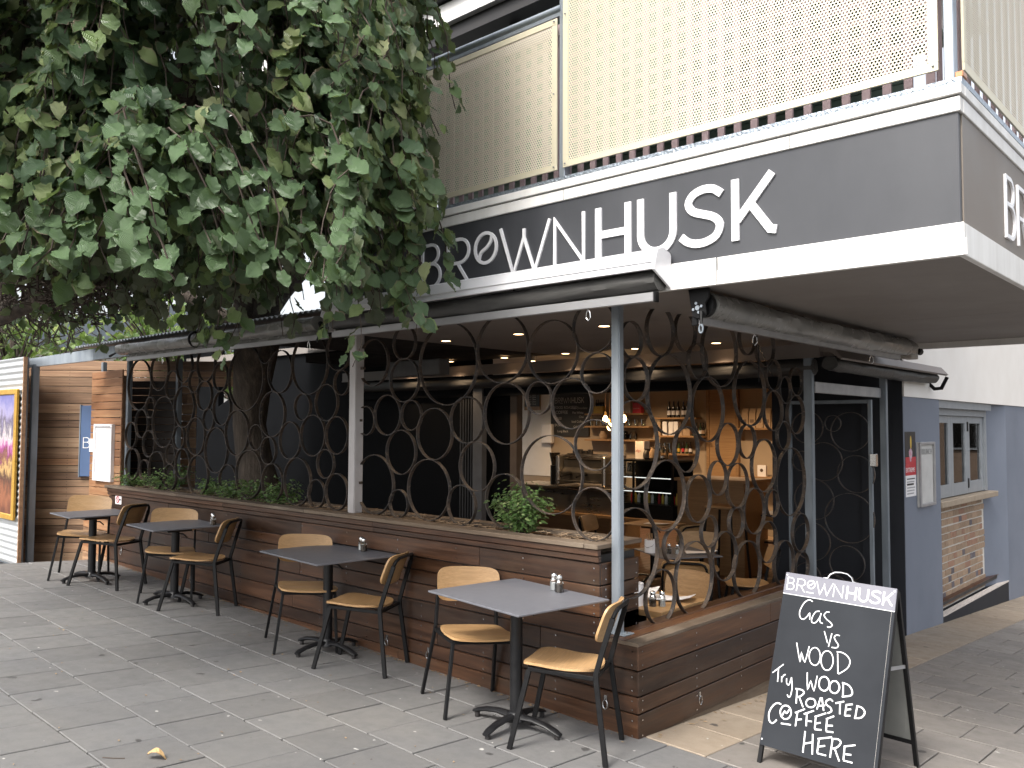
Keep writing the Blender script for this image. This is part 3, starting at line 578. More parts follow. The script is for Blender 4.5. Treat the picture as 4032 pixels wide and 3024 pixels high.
# ------------------------------------------------------------------ roller awnings
def roll(parent, p0, p1, r, mat, sq=.85, name='rolled_fabric', seed=0):
    rnd = random.Random(seed); p0 = Vector(p0); p1 = Vector(p1); d = (p1-p0); n = 90; L = d.length; d.normalize(); side = Vector((0, 0, 1)).cross(d); vs = []; m = 18
    ph = [rnd.uniform(0, 6) for _ in range(8)]
    for i in range(n+1):
        t = i/n; c = p0+(p1-p0)*t+Vector((0, 0, -.012*math.sin(math.pi*t)))
        for k in range(m):
            a = 2*math.pi*k/m
            rr = r*(1+.05*math.sin(5*a+ph[0]+9*t)+.035*math.sin(3*a+31*t+ph[1])+.03*math.sin(7*a-57*t+ph[2])*(math.sin(8*t+ph[3])**2)+.05*max(0, math.cos(a-2.2-.4*math.sin(7*t+ph[4])))**9)
            vs.append(c+side*rr*math.cos(a)+Vector((0, 0, 1))*rr*math.sin(a)*sq)
    fs = [(i*m+k, i*m+(k+1) % m, (i+1)*m+(k+1) % m, (i+1)*m+k) for i in range(n) for k in range(m)]+[tuple(range(m-1, -1, -1)), tuple(range(n*m, n*m+m))]
    return MB().add(vs, fs).build(name, mat, parent, smooth=True)
def karabiner(parent, x, y, z):
    MB().tube([(x, y, z), (x+.012, y, z-.02), (x+.016, y, z-.05), (x, y, z-.068), (x-.016, y, z-.05), (x-.012, y, z-.02)], .003, 5, closed=True).build('snap_hook', CHROME, parent)
aw = thing('cassette_awning', 'white cassette awning with dark rolled fabric under the sign', 'awning', (-3.95, 3.9, 2.4))
hp = [(3.966, 2.655), (3.885, 2.668), (3.83, 2.648), (3.795, 2.542), (3.803, 2.538), (3.838, 2.636), (3.89, 2.655), (3.966, 2.643)]
hoodp = MB().prism(hp, lambda a, b, d: (d, a, b), -5.47, -2.47); hoodp.build('hood', HOOD, aw)
bx((-5.469, 3.800, 2.5805), (-2.471, 3.812, 2.584)).build('hood_rib', HOOD, aw)
MB().prism([(3.964, 2.45), (3.964, 2.632), (3.955, 2.645), (3.89, 2.672), (3.825, 2.65), (3.79, 2.538)], lambda a, b, d: (d, a, b), -2.469, -2.455).build('end_plate', HOOD, aw, bevel=.002)
MB().prism([(3.964, 2.47), (3.964, 2.66), (3.88, 2.668), (3.82, 2.645), (3.79, 2.538)], lambda a, b, d: (d, a, b), -5.485, -5.471).build('end_plate', HOOD, aw, bevel=.002)
roll(aw, (-5.42, 3.892, 2.495), (-2.48, 3.892, 2.495), .062, FABRIC, .95, seed=3)
MB().prism([(3.868, 2.425), (3.882, 2.425), (3.95, 2.5), (3.94, 2.505)], lambda a, b, d: (d, a, b), -5.40, -2.485).build('fabric_flap', FABRIC, aw)
bx((-5.42, 3.852, 2.375), (-2.50, 3.885, 2.426)).build('bottom_bar', ALU, aw, bevel=.004); bx((-2.499, 3.85, 2.372), (-2.485, 3.888, 2.43)).build('bar_cap', BLACKM, aw, bevel=.002)
for x in (-2.95, -5.2): karabiner(aw, x, 3.868, 2.375)
al = thing('roller_awning', 'rolled grey vinyl awning blind below the corrugated roof edge', 'awning', (-7.4, 3.88, 2.37))
roll(al, (-9.28, 3.86, 2.505), (-5.62, 3.86, 2.505), .06, FABRICG, .95, seed=8)
bx((-9.12, 3.86, 2.372), (-5.5, 3.885, 2.414)).build('bottom_bar', ALU, al, bevel=.004); MB().prism([(3.868, 2.41), (3.88, 2.41), (3.90, 2.47), (3.888, 2.47)], lambda a, b, d: (d, a, b), -9.1, -5.52).build('fabric_flap', FABRICG, al)
MB().tube([(-7.6+.0*i, 3.86+.068*math.cos(a), 2.505+.068*math.sin(a)) for i, a in enumerate([k*math.pi/10 for k in range(20)])], .012, 6, closed=True).build('strap', BLACKM, al)
MB().tube([(-9.27, 3.86, 2.5), (-9.36, 3.84, 2.47), (-9.45, 3.82, 2.44)], [.012, .009, .016], 8).build('crank_end', BLACKM, al, smooth=True)
MB().tube([(-5.58, 3.86, 2.5), (-5.53, 3.84, 2.45), (-5.55, 3.83, 2.39), (-5.57, 3.83, 2.35)], [.02, .012, .014, .016], 8).build('crank_end', BLACKM, al, smooth=True)
for x in (-8.3, -5.75): karabiner(al, x, 3.87, 2.372)
asd = thing('roller_awning', 'rolled grey vinyl blind with dark bracket hanging below the soffit along the lane', 'awning', (-2.33, 5.8, 2.27))
roll(asd, (-2.33, 4.13, 2.368), (-2.33, 7.5, 2.368), .072, FABRICG, .95, seed=5)
MB().prism([(-2.37, 2.26), (-2.34, 2.26), (-2.335, 2.305), (-2.365, 2.305)], lambda a, b, d: (a, d, b), 4.07, 7.3).build('bottom_bar', ALU, asd); MB().prism([(-2.368, 2.3), (-2.355, 2.3), (-2.33, 2.33), (-2.34, 2.335)], lambda a, b, d: (a, d, b), 4.1, 7.4).build('fabric_flap', FABRICG, asd)
MB().prism([(-2.40, 2.45), (-2.27, 2.45), (-2.275, 2.40), (-2.295, 2.365), (-2.29, 2.31), (-2.31, 2.29), (-2.345, 2.285), (-2.375, 2.30), (-2.385, 2.36)], lambda a, b, d: (a, d, b), 4.045, 4.062).build('bracket', BLACKM, asd, bevel=.003)
MB().prism([(-2.335+.068*math.cos(a), 2.365+.068*math.sin(a)) for a in [k*math.pi/10 for k in range(20)]], lambda a, b, d: (a, d, b), 4.085, 4.12).build('roller_disc', BLACKM, asd)
for k in range(5):
    a = k*math.pi/2+.3; rr = .026 if k < 4 else 0; MB().prism([(-2.34+rr*math.cos(a)+(.008+.006*(k == 4))*math.cos(q), 2.345+rr*math.sin(a)+(.008+.006*(k == 4))*math.sin(q)) for q in [j*math.pi/4 for j in range(8)]], lambda a, b, d: (a, d, b), 4.037, 4.046).build('bolt', GALV, asd)
MB().prism([(-2.385, 2.25), (-2.35, 2.25), (-2.352, 2.315), (-2.38, 2.315)], lambda a, b, d: (a, d, b), 4.052, 4.068).build('bar_cap', BLACKM, asd, bevel=.003)
MB().tube([(-2.31, 4.03, 2.32), (-2.305, 4.02, 2.28), (-2.30, 4.01, 2.25)], [.014, .009, .006], 8).build('crank_joint', BLACKM, asd, smooth=True)
MB().tube([(-2.30+.011*math.cos(a), 4.008, 2.225+.022*math.sin(a)) for a in [k*math.pi/8 for k in range(16)]], .0055, 6, closed=True).build('crank_eye', GALVD, asd, smooth=True)
bx((-2.38, 7.42, 2.28), (-2.29, 7.6, 2.42)).build('motor_box', mk('beige_plastic', (.4, .37, .33), (.36, .33, .3), .5), asd, bevel=.006); MB().tube([(-2.3, 7.6, 2.35), (-2.3, 7.68, 2.35)], .03, 12).build('knob', BLACKM, asd)
for y in (4.75, 6.7): karabiner(asd, -2.36, y, 2.262)
for i, y in enumerate((4.8,)): MB().tube([(-2.36, y, 2.2), (-2.42, y+.12, 1.98)], .003, 4).build('cord', BLACKM, asd); MB().tube([(-2.36, y, 2.2), (-2.35, y+.16, 2.02)], .003, 4).build('cord', BLACKM, asd)
ai = thing('corner_awning', 'brown hooded awning box turning the corner above the gate opening', 'awning', (-2.8, 8, 2.1)); HB = mk('awning_brown', (.16, .135, .12), (.19, .16, .145), .5, 0, (3, 3, 3))
MB().prism([(-2.90, 2.375), (-2.75, 2.355), (-2.68, 2.275), (-2.70, 2.262), (-2.77, 2.322), (-2.90, 2.345)], lambda a, b, d: (a, d, b), 6.95, 9.9).build('hood', HB, ai)
roll(ai, (-2.80, 6.98, 2.235), (-2.80, 9.75, 2.235), .068, FABRIC, seed=12)
MB().stroke([(-2.89, 2.34), (-2.89, 2.2), (-2.82, 2.125), (-2.75, 2.13), (-2.69, 2.25)], .034, lambda a, b, d: (a, d, b), 9.88, 9.9).build('end_bracket', BLACKM, ai)
bx((-9.5, 6.94, 2.295), (-2.87, 7.02, 2.405)).build('hood_inner', HB, ai); bx((-9.5, 6.93, 2.285), (-2.87, 6.94, 2.297)).build('hood_lip', HB, ai)
roll(ai, (-9.4, 7.03, 2.215), (-2.95, 7.03, 2.215), .07, FABRIC, 1.0, seed=14); bx((-9.45, 7.05, 2.045), (-3.03, 7.075, 2.285)).build('valance', BLACKW, ai)
# left roof over the planter
rf = thing('corrugated_roof', 'corrugated iron roof edge over the left hoop screen', 'roof', (-8, 4.5, 2.5)); CORR = mk('corrugated_iron', (.46, .49, .51), (.35, .38, .40), .45, .6, (2, 2, 2))
def corrugated(x0, x1, fn, amp, pitch, n_end):
    n = int((x1-x0)/pitch*6); vs = []
    for i in range(n+1):
        x = x0+(x1-x0)*i/n; h = amp*math.sin(2*math.pi*x/pitch); vs += [fn(x, h, 0), fn(x, h, 1), fn(x, h+.003, 0), fn(x, h+.003, 1)]
    fs = []
    for i in range(n):
        a = i*4; b = a+4; fs += [(a, b, b+1, a+1), (a+2, a+3, b+3, b+2), (a, a+2, b+2, b), (a+1, b+1, b+3, a+3)]
    return MB().add(vs, fs)
corrugated(-10.5, -5.5, lambda x, h, e: (x, 3.84 if e == 0 else 7.0, 2.60+h+(.25 if e else 0)), .011, .076, 0).build('sheet', CORR, rf, smooth=True)
bx((-10.2, 3.93, 2.44), (-5.62, 3.97, 2.575)).build('edge_beam', GALVD, rf, bevel=.003)
m = MB(); a = Vector((-11.38, 3.60, 0)); b = Vector((-10.2, 3.945, 0)); m.add([(a.x, a.y, 2.385), (b.x, b.y, 2.44), (b.x, b.y, 2.575), (a.x, a.y, 2.49), (a.x-.02, a.y+.04, 2.385), (b.x-.02, b.y+.04, 2.44), (b.x-.02, b.y+.04, 2.575), (a.x-.02, a.y+.04, 2.49)], [(0, 1, 2, 3), (7, 6, 5, 4), (0, 4, 5, 1), (3, 2, 6, 7), (0, 3, 7, 4), (1, 5, 6, 2)]); m.build('gutter', GALV, rf)

# ------------------------------------------------------------------ ceiling downlights
dl = None
for j, y in enumerate((5.1, 6.78)):
    for i in range(6 if j else 3):
        x = -3.74-.862*i
        t = thing('downlight', 'lit warm recessed downlight in the canopy ceiling', 'downlight', (x, y, CZ-.004), 'downlights in the canopy ceiling')
        m = MB(); n = 18
        m.add([(x+r*math.cos(2*math.pi*k/n), y+r*math.sin(2*math.pi*k/n), z) for r, z in ((.052, CZ), (.052, CZ-.006), (.042, CZ-.006), (.042, CZ)) for k in range(n)], [(q*n+k, q*n+(k+1) % n, (q+1)*n+(k+1) % n, (q+1)*n+k) for q in range(3) for k in range(n)]); m.build('bezel', ALU, t)
        MB().cyl((x, y, CZ-.004), .041, .003, 18).build('lens', LAMP, t)
        l = bpy.data.lights.new('downlight', 'SPOT'); l.energy = 9; l.color = (1, .72, .46); l.spot_size = R(115); l.spot_blend = .8; l.shadow_soft_size = .04
        lo = bpy.data.objects.new('downlight_lamp', l); link(lo, t); lo.location = (0, 0, -.02)

# ------------------------------------------------------------------ left end: slatted fence, notice panel, corrugated hoarding
FD = Vector((math.cos(YAW), math.sin(YAW), 0)); F0 = Vector((-math.sin(YAW), math.cos(YAW), 0))*10.6    # the fence runs square across the end of the terrace
def fp(s, d=0.): p = F0+FD*s-Vector((-math.sin(YAW), math.cos(YAW), 0))*d; return p
fe = thing('timber_fence', 'tall fence of weathered horizontal timber planks closing the terrace end', 'fence', fp(-5.2)+Vector((0, 0, 0)))
z = -.22; k = 0; fs_ = MB(); rnd = random.Random(5)
while z < 2.5:
    h = rnd.choice((.085, .09, .125, .13, .085, .115)); m_ = FENCE if rnd.random() < .88 else FENCEW
    c = -4.98+rnd.choice((0, 0, 0, .38)); 
    for a, b in ((-6.16, -4.32+(.25 if k % 3 == 0 else 0)), (-4.32+(.25 if k % 3 == 0 else 0), -3.95 if z < 2.1 else -3.3)):
        p0 = fp(a); p1 = fp(b-.003); p0.z = p1.z = z; plank('plank', fe, p0, p1, h-.007, .02, m_)
    for s in (-6.12, -5.55, -4.75, -4.36):
        for zz in (z+h*.25, z+h*.7):
            q = fp(s, .0015); fs_.add([q+FD*.005*math.cos(t)+Vector((0, 0, zz+.005*math.sin(t))) for t in (0, 1.26, 2.5, 3.77, 5.03)], [(0, 1, 2, 3, 4)])
    z += h; k += 1
m = MB().add([fp(s, d)+Vector((0, 0, z)) for d in (-.05, -.03) for s, z in ((-6.15, -.3), (-4.75, -.3), (-4.75, 2.45), (-6.15, 2.45))], [(0, 3, 2, 1), (4, 5, 6, 7), (0, 1, 5, 4), (1, 2, 6, 5), (2, 3, 7, 6), (3, 0, 4, 7)]); m.build('backing', BLACKP, fe)  # dark sheet added behind so no daylight shows between the planks
tag(fs_.build('screw_heads', mk('dark_screws', (.05, .04, .035)), fe), kind='stuff')
ds = thing('slat_screen', 'dark slatted timber screen with light showing through the gaps behind the hoops', 'screen', fp(-4.3, .3))
for i in range(19):
    p0 = fp(-4.72, .3); p1 = fp(-4.08, .3); p0.z = p1.z = .55+.0885*i; plank('slat', ds, p0, p1, .0835, .02, SHADESLAT)
q = fp(-4.06, .3); post('dark_post', q.x, q.y, 0, 2.5, .06, .06, GALVD, 'slim grey steel post at the end of the dark slat screen')
post('left_post', -11.22, 3.66, -.1, 2.42, .075, .075, GALVD, 'blue grey steel post holding the roof corner in front of the plank fence')
pn = thing('timber_partition', 'short orange toned plank partition carrying the white notice case', 'partition', (-10.45, 4.2, 0)); z = .1; i = 0
while z < 2.27:
    plank('plank', pn, (-10.90, 4.2, z), (-10.02, 4.2, z), .087, .02, FENCEW); z += .0935; i += 1
bx((-10.86, 4.222, .0), (-10.8, 4.28, 2.27)).build('stud', FENCE, pn); bx((-10.1, 4.222, 0), (-10.04, 4.28, 2.27)).build('stud', FENCE, pn)
for x in (-10.72, -9.985): post('panel_post', x, 4.27, .9, 2.46, .06, .05, GALVD, 'grey steel post rising behind the notice panel' if x < -10.5 else 'dark steel post between the notice panel and the first hoops')
ph = thing('timber_plinth', 'low pale plank plinth at the foot of the notice panel', 'plinth', (-10.4, 4.1, 0))
for i, zz in enumerate((-.1, .05, .19, .33, .475)): plank('plank', ph, (-10.70, 4.07, zz), (-10.005, 4.07, zz), .134, .022, FENCE if i % 2 else FENCEW)
plank('cap_board', ph, (-10.72, 4.045, .613), (-10.0, 4.045, .613), .025, .14, FENCE)
def case(name, label, o, ux, uz, w, h, inner, parent_mat, glass_=True, fr=.03):
    t = thing(name, label, 'notice case', o); o = Vector(o); ux = Vector(ux); n = ux.cross(Vector((0, 0, 1)))
    def slab(a0, a1, b0, b1, d0, d1):
        m = MB(); P = [o+ux*a+Vector((0, 0, b))+n*d for d in (d0, d1) for a, b in ((a0, b0), (a1, b0), (a1, b1), (a0, b1))]; m.add(P, [(0, 3, 2, 1), (4, 5, 6, 7), (0, 1, 5, 4), (1, 2, 6, 5), (2, 3, 7, 6), (3, 0, 4, 7)]); return m
    slab(0, w, 0, h, 0, .02).build('back_panel', inner, t)
    slab(0, fr, 0, h, .0201, .042).build('frame_side', parent_mat, t, bevel=.004); slab(w-fr, w, 0, h, .0201, .042).build('frame_side', parent_mat, t, bevel=.004)
    slab(fr+.0005, w-fr-.0005, 0, fr, .0201, .042).build('frame_end', parent_mat, t, bevel=.004); slab(fr+.0005, w-fr-.0005, h-fr, h, .0201, .042).build('frame_end', parent_mat, t, bevel=.004)
    return t, slab
t, sl = case('notice_case', 'bright white empty notice case on the orange plank panel', (-10.70, 4.198, 1.02), (1, 0, 0), 0, .52, .68, PAPER, WHITECER)
top('paper_note', bx((-10.90, 4.19, 1.36), (-10.71, 4.198, 1.52)), PAPER, 'small white card beside the white notice case', 'card')
q0 = fp(-5.37, .0); bs = thing('blue_sign', 'tall blue sign board on the plank fence, half hidden by the panel', 'sign', (q0.x, q0.y, 1.05))
def fslab(a0, a1, b0, b1, d0, d1): return MB().add([fp(a, d)+Vector((0, 0, b)) for d in (d0, d1) for a, b in ((a0, b0), (a1, b0), (a1, b1), (a0, b1))], [(0, 3, 2, 1), (4, 5, 6, 7), (0, 1, 5, 4), (1, 2, 6, 5), (2, 3, 7, 6), (3, 0, 4, 7)])
fslab(-5.37, -4.9, 1.05, 1.93, .012, .05).build('board', BLUES, bs, bevel=.003)
fslab(-5.385, -5.372, 1.04, 1.94, .012, .055).build('edge', GALVD, bs)
word(bs, lambda a, b, d: fp(-5.33+(a+4.51)*.42, .051+d)+Vector((0, 0, 1.40+(b-2.662)*.42)), LETTER, 0, .003)
hd = thing('corrugated_hoarding', 'silver corrugated metal hoarding at the end of the terrace', 'hoarding', (-12.4, 3.52, 0))
corrugated(.02, 2.5, lambda z, h, e: (-11.12 if e == 0 else -14.6, 3.50+h, z), .009, .076, 0).build('sheet', mk('pale_corrugated', (.62, .64, .65), (.52, .54, .56), .42, .5, (2, 2, 2)), hd, smooth=True)
bx((-11.119, 3.49, 0), (-11.095, 3.53, 2.5)).build('edge_trim', FENCE, hd); bx((-14.6, 3.52, 0), (-11.13, 3.56, 2.5)).build('backing', GALVD, hd)
art = NT('street_painting'); sp = art.n('SeparateXYZ', ins={0: art.n('TexCoord').outputs['Object']})
nv = art.noise(art.coord('Object', (3.2, 3.2, 1.6), False), 3.4, 9, .75); zz = art.math('ADD', sp.outputs[2], art.math('MULTIPLY', art.math('SUBTRACT', nv, .5), .9))
art.set(Base_Color=art.ramp(art.maprange(zz, 0, 1.5, 0, 1), [(0, (.10, .035, .022)), (.2, (.26, .10, .05)), (.33, (.06, .028, .02)), (.42, (.5, .32, .13)), (.5, (.13, .045, .035)), (.58, (.33, .07, .24)), (.66, (.5, .46, .46)), (.76, (.10, .08, .12)), (.86, (.3, .27, .42)), (1, (.14, .14, .34))]), Roughness=.35); art = art.m
pt = thing('framed_painting', 'colourful street scene painting in a gilt frame on the corrugated hoarding', 'painting', (-12.2, 3.48, .55)); GILT = mk('gilt_frame', (.62, .38, .08), (.5, .29, .05), .35, .4, (8, 8, 8))
o = bx((-12.9, 3.455, .62), (-11.24, 3.475, 2.05)).build('canvas', art, pt)
for a, b in (((-11.24, 3.44, .55), (-11.17, 3.48, 2.12)), ((-12.98, 3.44, .55), (-12.9, 3.48, 2.12)), ((-12.899, 3.44, .55), (-11.241, 3.48, .62)), ((-12.899, 3.44, 2.05), (-11.241, 3.48, 2.12))): bx(a, b).build('frame', GILT, pt, bevel=.01)
ns = thing('no_smoking_plate', 'small white no smoking plate on the planter front', 'sign', (-9.74, D-.006, .8)); bx((-9.82, D-.005, .80), (-9.66, D-.001, .90)).build('plate', PAPER, ns)
MB().stroke([(-9.755+.034*math.cos(a), .85+.034*math.sin(a)) for a in [k*math.pi/9 for k in range(18)]], .011, lambda a, b, d: (a, D-d, b), .0055, .0075, True).build('red_ring', REDP, ns); MB().stroke([(-9.78, .875), (-9.73, .825)], .009, lambda a, b, d: (a, D-d, b), .0055, .0079).build('red_bar', REDP, ns); bx((-9.72, D-.0075, .845), (-9.675, D-.0055, .862)).build('print', BLACKP, ns)

# ------------------------------------------------------------------ blue building along the lane
XW = -2.88
bw = thing('blue_building', 'blue and cream rendered building with brick panel along the lane', 'building', (XW, 11, -.5))
bx((-3.3, 9.04, -.9), (XW, 10.25, 2.02)).build('pier', BLUE, bw); MB().prism([(-3.3, 12.6), (-3.019, 12.6), (XW, 13.28), (XW, 15.0), (-3.3, 15.0)], lambda a, b, d: (a, b, d), -.9, 2.02).build('pier', BLUE, bw)
bx((-3.3, 9.042, 2.021), (XW+.012, 15.02, 4.6)).build('cream_wall', CREAM, bw); bx((-3.35, 10.2505, -.9), (-3.02, 12.5995, .80)).build('recess_wall', MORTAR, bw)
bx((-3.3, 10.2505, 1.93), (-2.9, 12.5995, 2.0205)).build('window_head', FRAMEG, bw)
RETW = mk('charcoal_wall', (.020, .022, .027), (.027, .029, .035), .65, 0, (2, 2, 2), spec=.2); bx((-4.3, 9.055, FZ-.2), (-3.301, 9.2, 2.6)).build('return_wall', RETW, bw); bx((-3.3, 9.03, FZ-.2), (XW-.004, 9.0395, 2.6)).build('return_wall', RETW, bw)
BM = [bx((0, 0, 0), (.012, L, .068)).mesh('brick', None, .003) for L in (.220, .104)]
bmesh_by = {}
def brick(y, z, half, mat):
    k = (half, mat.name)
    if k not in bmesh_by: me = BM[half].copy(); me.materials.append(mat); bmesh_by[k] = me
    o = bpy.data.objects.new('brick', bmesh_by[k]); o.location = Vector((-3.02, y, z))-wloc(bw); o.rotation_euler = (0, random.uniform(-.02, .02), random.uniform(-.008, .008)); link(o, bw)
rnd = random.Random(3)
for c in range(14):
    z = .80-.0845*(c+1); y = 10.258; first = True
    while y < 12.58:
        half = 1 if (first and c % 2) or rnd.random() < .3 else 0; L = (.220, .104)[half]
        if y+L > 12.595:
            if y+.107 > 12.595: break
            half = 1; L = .107
        r = rnd.random(); brick(y, z+.005+rnd.uniform(-.003, .003), half, (BRICKG if r < .3 else BRICKR if r < .5 else BRICK) if half else (BRICKR if r < .2 else BRICK)); y += L+.0145; first = False
bx((-3.1, 10.2505, .802), (-2.862, 12.72, .87)).build('sill', SILL, bw, bevel=.006)
wn_ = thing('bifold_window', 'grey framed bifold window with three narrow panes above the brick panel', 'window', (-2.99, 11.4, .88))
bx((-3.06, 10.252, .881), (-2.96, 10.34, 1.929)).build('jamb', FRAMEG, wn_); bx((-3.06, 12.5, .881), (-2.96, 12.598, 1.929)).build('jamb', FRAMEG, wn_); bx((-3.06, 10.341, 1.85), (-2.955, 12.499, 1.929)).build('head', FRAMEG, wn_)
for i in range(3):
    a = 10.342+.719*i; b = a+.716; s = wn_
    for p, q_ in (((-3.03, a, .882), (-2.985, a+.10, 1.849)), ((-3.03, b-.1, .882), (-2.985, b, 1.849))): bx(p, q_).build('sash_stile', FRAMEG, s, bevel=.003)
    bx((-3.03, a+.1005, .882), (-2.985, b-.1005, 1.03)).build('sash_rail', FRAMEG, s, bevel=.003); bx((-3.03, a+.1005, 1.76), (-2.985, b-.1005, 1.849)).build('sash_rail', FRAMEG, s, bevel=.003)
    bx((-3.012, a+.1, 1.03), (-3.006, b-.1, 1.76)).build('pane', GLASSW, s)
    for zz in (.95, 1.66):
        if i != 1: bx((-2.985, a-.018, zz), (-2.975, a+.022, zz+.12)).build('hinge', BLACKM, s, bevel=.002)
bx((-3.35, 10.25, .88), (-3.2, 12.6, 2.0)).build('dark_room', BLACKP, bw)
st = thing('door_step', 'black step with a white painted nosing below the brick panel', 'step', (-2.9, 11.6, -.6)); bx((-3.019, 10.252, -.9), (-2.8815, 13.25, -.40)).build('tread', RETW, st); bx((-2.955, 10.27, -.3995), (-2.879, 13.27, -.385)).build('nosing', mk('worn_nosing', (.62, .56, .51), (.5, .45, .41), .8, 0, (6, 6, 6)), st)
t, sl = case('menu_case', 'silver framed empty menu case on the blue wall', (XW+.002, 9.43, .87), (0, 1, 0), 0, .51, .68, mk('case_paper', (.55, .545, .53), (.46, .455, .44), .6, 0, (5, 5, 5)), ALU)
text('BRUNCH', .085, mk('faint_grey', (.36, .36, .36)), t, frame((XW+.0255, 9.53, 1.42), (0, 1, 0), (0, 0, 1)), 'faint_heading')
po = thing('event_poster', 'tall black and red event poster with a white sheet taped on the blue wall', 'poster', (XW, 9.2, 1.0))
bx((XW+.001, 9.07, 1.31), (XW+.003, 9.40, 1.66)).build('black_print', BLACKP, po); bx((XW+.001, 9.08, 1.205), (XW+.0032, 9.405, 1.4)).build('red_print', REDP, po); bx((XW+.001, 9.075, .995), (XW+.0038, 9.395, 1.212)).build('white_sheet', PAPER, po)
text('EXTREME', .066, PAPER, po, frame((XW+.0034, 9.085, 1.245), (0, 1, 0), (0, 0, 1)), 'title')
m = MB().add([(XW+.0036, 9.24+.05*math.cos(a)*(1+.3*math.sin(3*a)), 1.42+.07*math.sin(a)) for a in [k*math.pi/6 for k in range(12)]], [tuple(range(12))]); m.build('red_splash', mk('splash', (.5, .12, .16), (.55, .5, .6), .5, 0, (30, 30, 30)), po)
m = MB().add([(XW+.0036, 9.25+.025*math.cos(a), 1.55+.07*math.sin(a)) for a in [k*math.pi/6 for k in range(12)]], [tuple(range(12))]); m.build('orange_flame', YELP, po)
for i in range(6): bx((XW+.0039, 9.11, 1.17-.03*i), (XW+.0043, 9.36-.02*(i % 3), 1.182-.03*i if i != 2 else 1.19-.03*i)).build('print_line', BLACKP if i in (0, 2) else mk('grey_print', (.35, .35, .36)), po)
# a brick building further down the lane
fbld = thing('distant_brick_building', 'brick building with dark windows beyond the cream wall', 'building', (-4, 22, -1)); bx((-9, 22, -1.5), (3.0, 26, 6)).build('wall', mk('far_brick', (.13, .09, .065), (.10, .07, .05), .9, 0, (6, 6, 20)), fbld)
for i in range(6):
    bx((-4+i*1.1, 21.93, 1.2), (-3.3+i*1.1, 21.99, 2.8)).build('window', FRAMEG, fbld); bx((-3.95+i*1.1, 21.9, 1.25), (-3.35+i*1.1, 21.925, 2.75)).build('pane', GLASSW, fbld)

# ------------------------------------------------------------------ cafe chairs and tables
def chair_parts():
    """local: sits facing +y, origin on the floor"""
    P = []
    def sheet(fn, nu, nv, th):
        vs = []; 
        for s in (0, 1):
            for i in range(nu+1):
                for j in range(nv+1):
                    p, nrm = fn(i/nu*2-1, j/nv*2-1); vs.append(Vector(p)+Vector(nrm)*th*s)
        N = (nu+1)*(nv+1); ix = lambda s, i, j: s*N+i*(nv+1)+j; fs = []
        for i in range(nu):
            for j in range(nv): fs += [(ix(0, i, j), ix(0, i, j+1), ix(0, i+1, j+1), ix(0, i+1, j)), (ix(1, i, j), ix(1, i+1, j), ix(1, i+1, j+1), ix(1, i, j+1))]
        for i in range(nu): fs += [(ix(0, i, 0), ix(0, i+1, 0), ix(1, i+1, 0), ix(1, i, 0)), (ix(0, i, nv), ix(1, i, nv), ix(1, i+1, nv), ix(0, i+1, nv))]
        for j in range(nv): fs += [(ix(0, 0, j), ix(1, 0, j), ix(1, 0, j+1), ix(0, 0, j+1)), (ix(0, nu, j), ix(0, nu, j+1), ix(1, nu, j+1), ix(1, nu, j))]
        return MB().add(vs, fs)
    def sq(u, v, n):         # square -> rounded square
        k = (abs(u)**n+abs(v)**n)**(1/n) if (u or v) else 1; m = max(abs(u), abs(v)); f = m/k if k else 1; return u*f, v*f
    def seat(u, v):
        a, b = sq(u, v, 7); wf = .205+.012*b*0
        x = a*(wf+(.008 if b > 0 else -.012*b*b)); y = b*.205+.005-(.028*a*a if b < 0 else 0)*(-b)*-1
        if b < 0: y = b*(.205-.045*a*a)+.005
        z = .438+.009*a*a-.008*math.exp(-((b+.15)/.55)**2)-.010*max(0, b-.5)**2*2
        return (x, y, z), (0, 0, 1)
    def back(u, v):
        a, b = sq(u, v, 5); x = a*.208; y = -.215-.075*b*.5-.0+.045*(1-a*a)*-1+.045; z = .70+b*.105
        y = -.235-.032*b-.035*(1-a*a)+.02
        return (x, y, z), (0, 1, .15)
    P.append(('seat', sheet(seat, 14, 12, .013), PLY, True)); P.append(('backrest', sheet(back, 14, 10, .012), PLY, True))
    tw = .0115
    for s in (-1, 1):
        P.append(('leg', MB().tube([(s*.235, -.285, 0), (s*.205, -.205, .405), (s*.203, -.2, .44), (s*.197, -.225, .56), (s*.185, -.268, .735)], tw, rect=(.0095, .014)), BLACKM, False))
        P.append(('leg', MB().tube([(s*.225, .235, 0), (s*.19, .165, .415)], tw, rect=(.0095, .014)), BLACKM, False))
        P.append(('side_rail', MB().tube([(s*.19, .172, .42), (s*.20, -.2, .42)], tw, rect=(.009, .011)), BLACKM, False))
    P.append(('front_rail', MB().tube([(-.185, .165, .422), (.185, .165, .422)], tw, rect=(.009, .011)), BLACKM, False)); P.append(('rear_rail', MB().tube([(-.195, -.195, .418), (.195, -.195, .418)], tw, rect=(.009, .011)), BLACKM, False))
    P.append(('back_bow', MB().tube([(-.185, -.268, .735), (-.172, -.278, .765), (-.14, -.288, .785), (0, -.297, .79), (.14, -.288, .785), (.172, -.278, .765), (.185, -.268, .735)], tw, rect=(.0095, .0095)), BLACKM, False))
    return P
CH = [(n, (lambda me, mt: (me.materials.append(mt), me)[1])(m.mesh(n, None, .0025 if not s else 0, s), mt)) for n, m, mt, s in chair_parts()]
def slope_rot(rz, k=1.):
    nrm = Vector((.0275*k, .065*k, 1)).normalized(); f = Vector((-math.sin(rz), math.cos(rz), 0)); f = (f-nrm*f.dot(nrm)).normalized(); x = f.cross(nrm)
    return Matrix(((x.x, f.x, nrm.x), (x.y, f.y, nrm.y), (x.z, f.z, nrm.z))).to_euler()
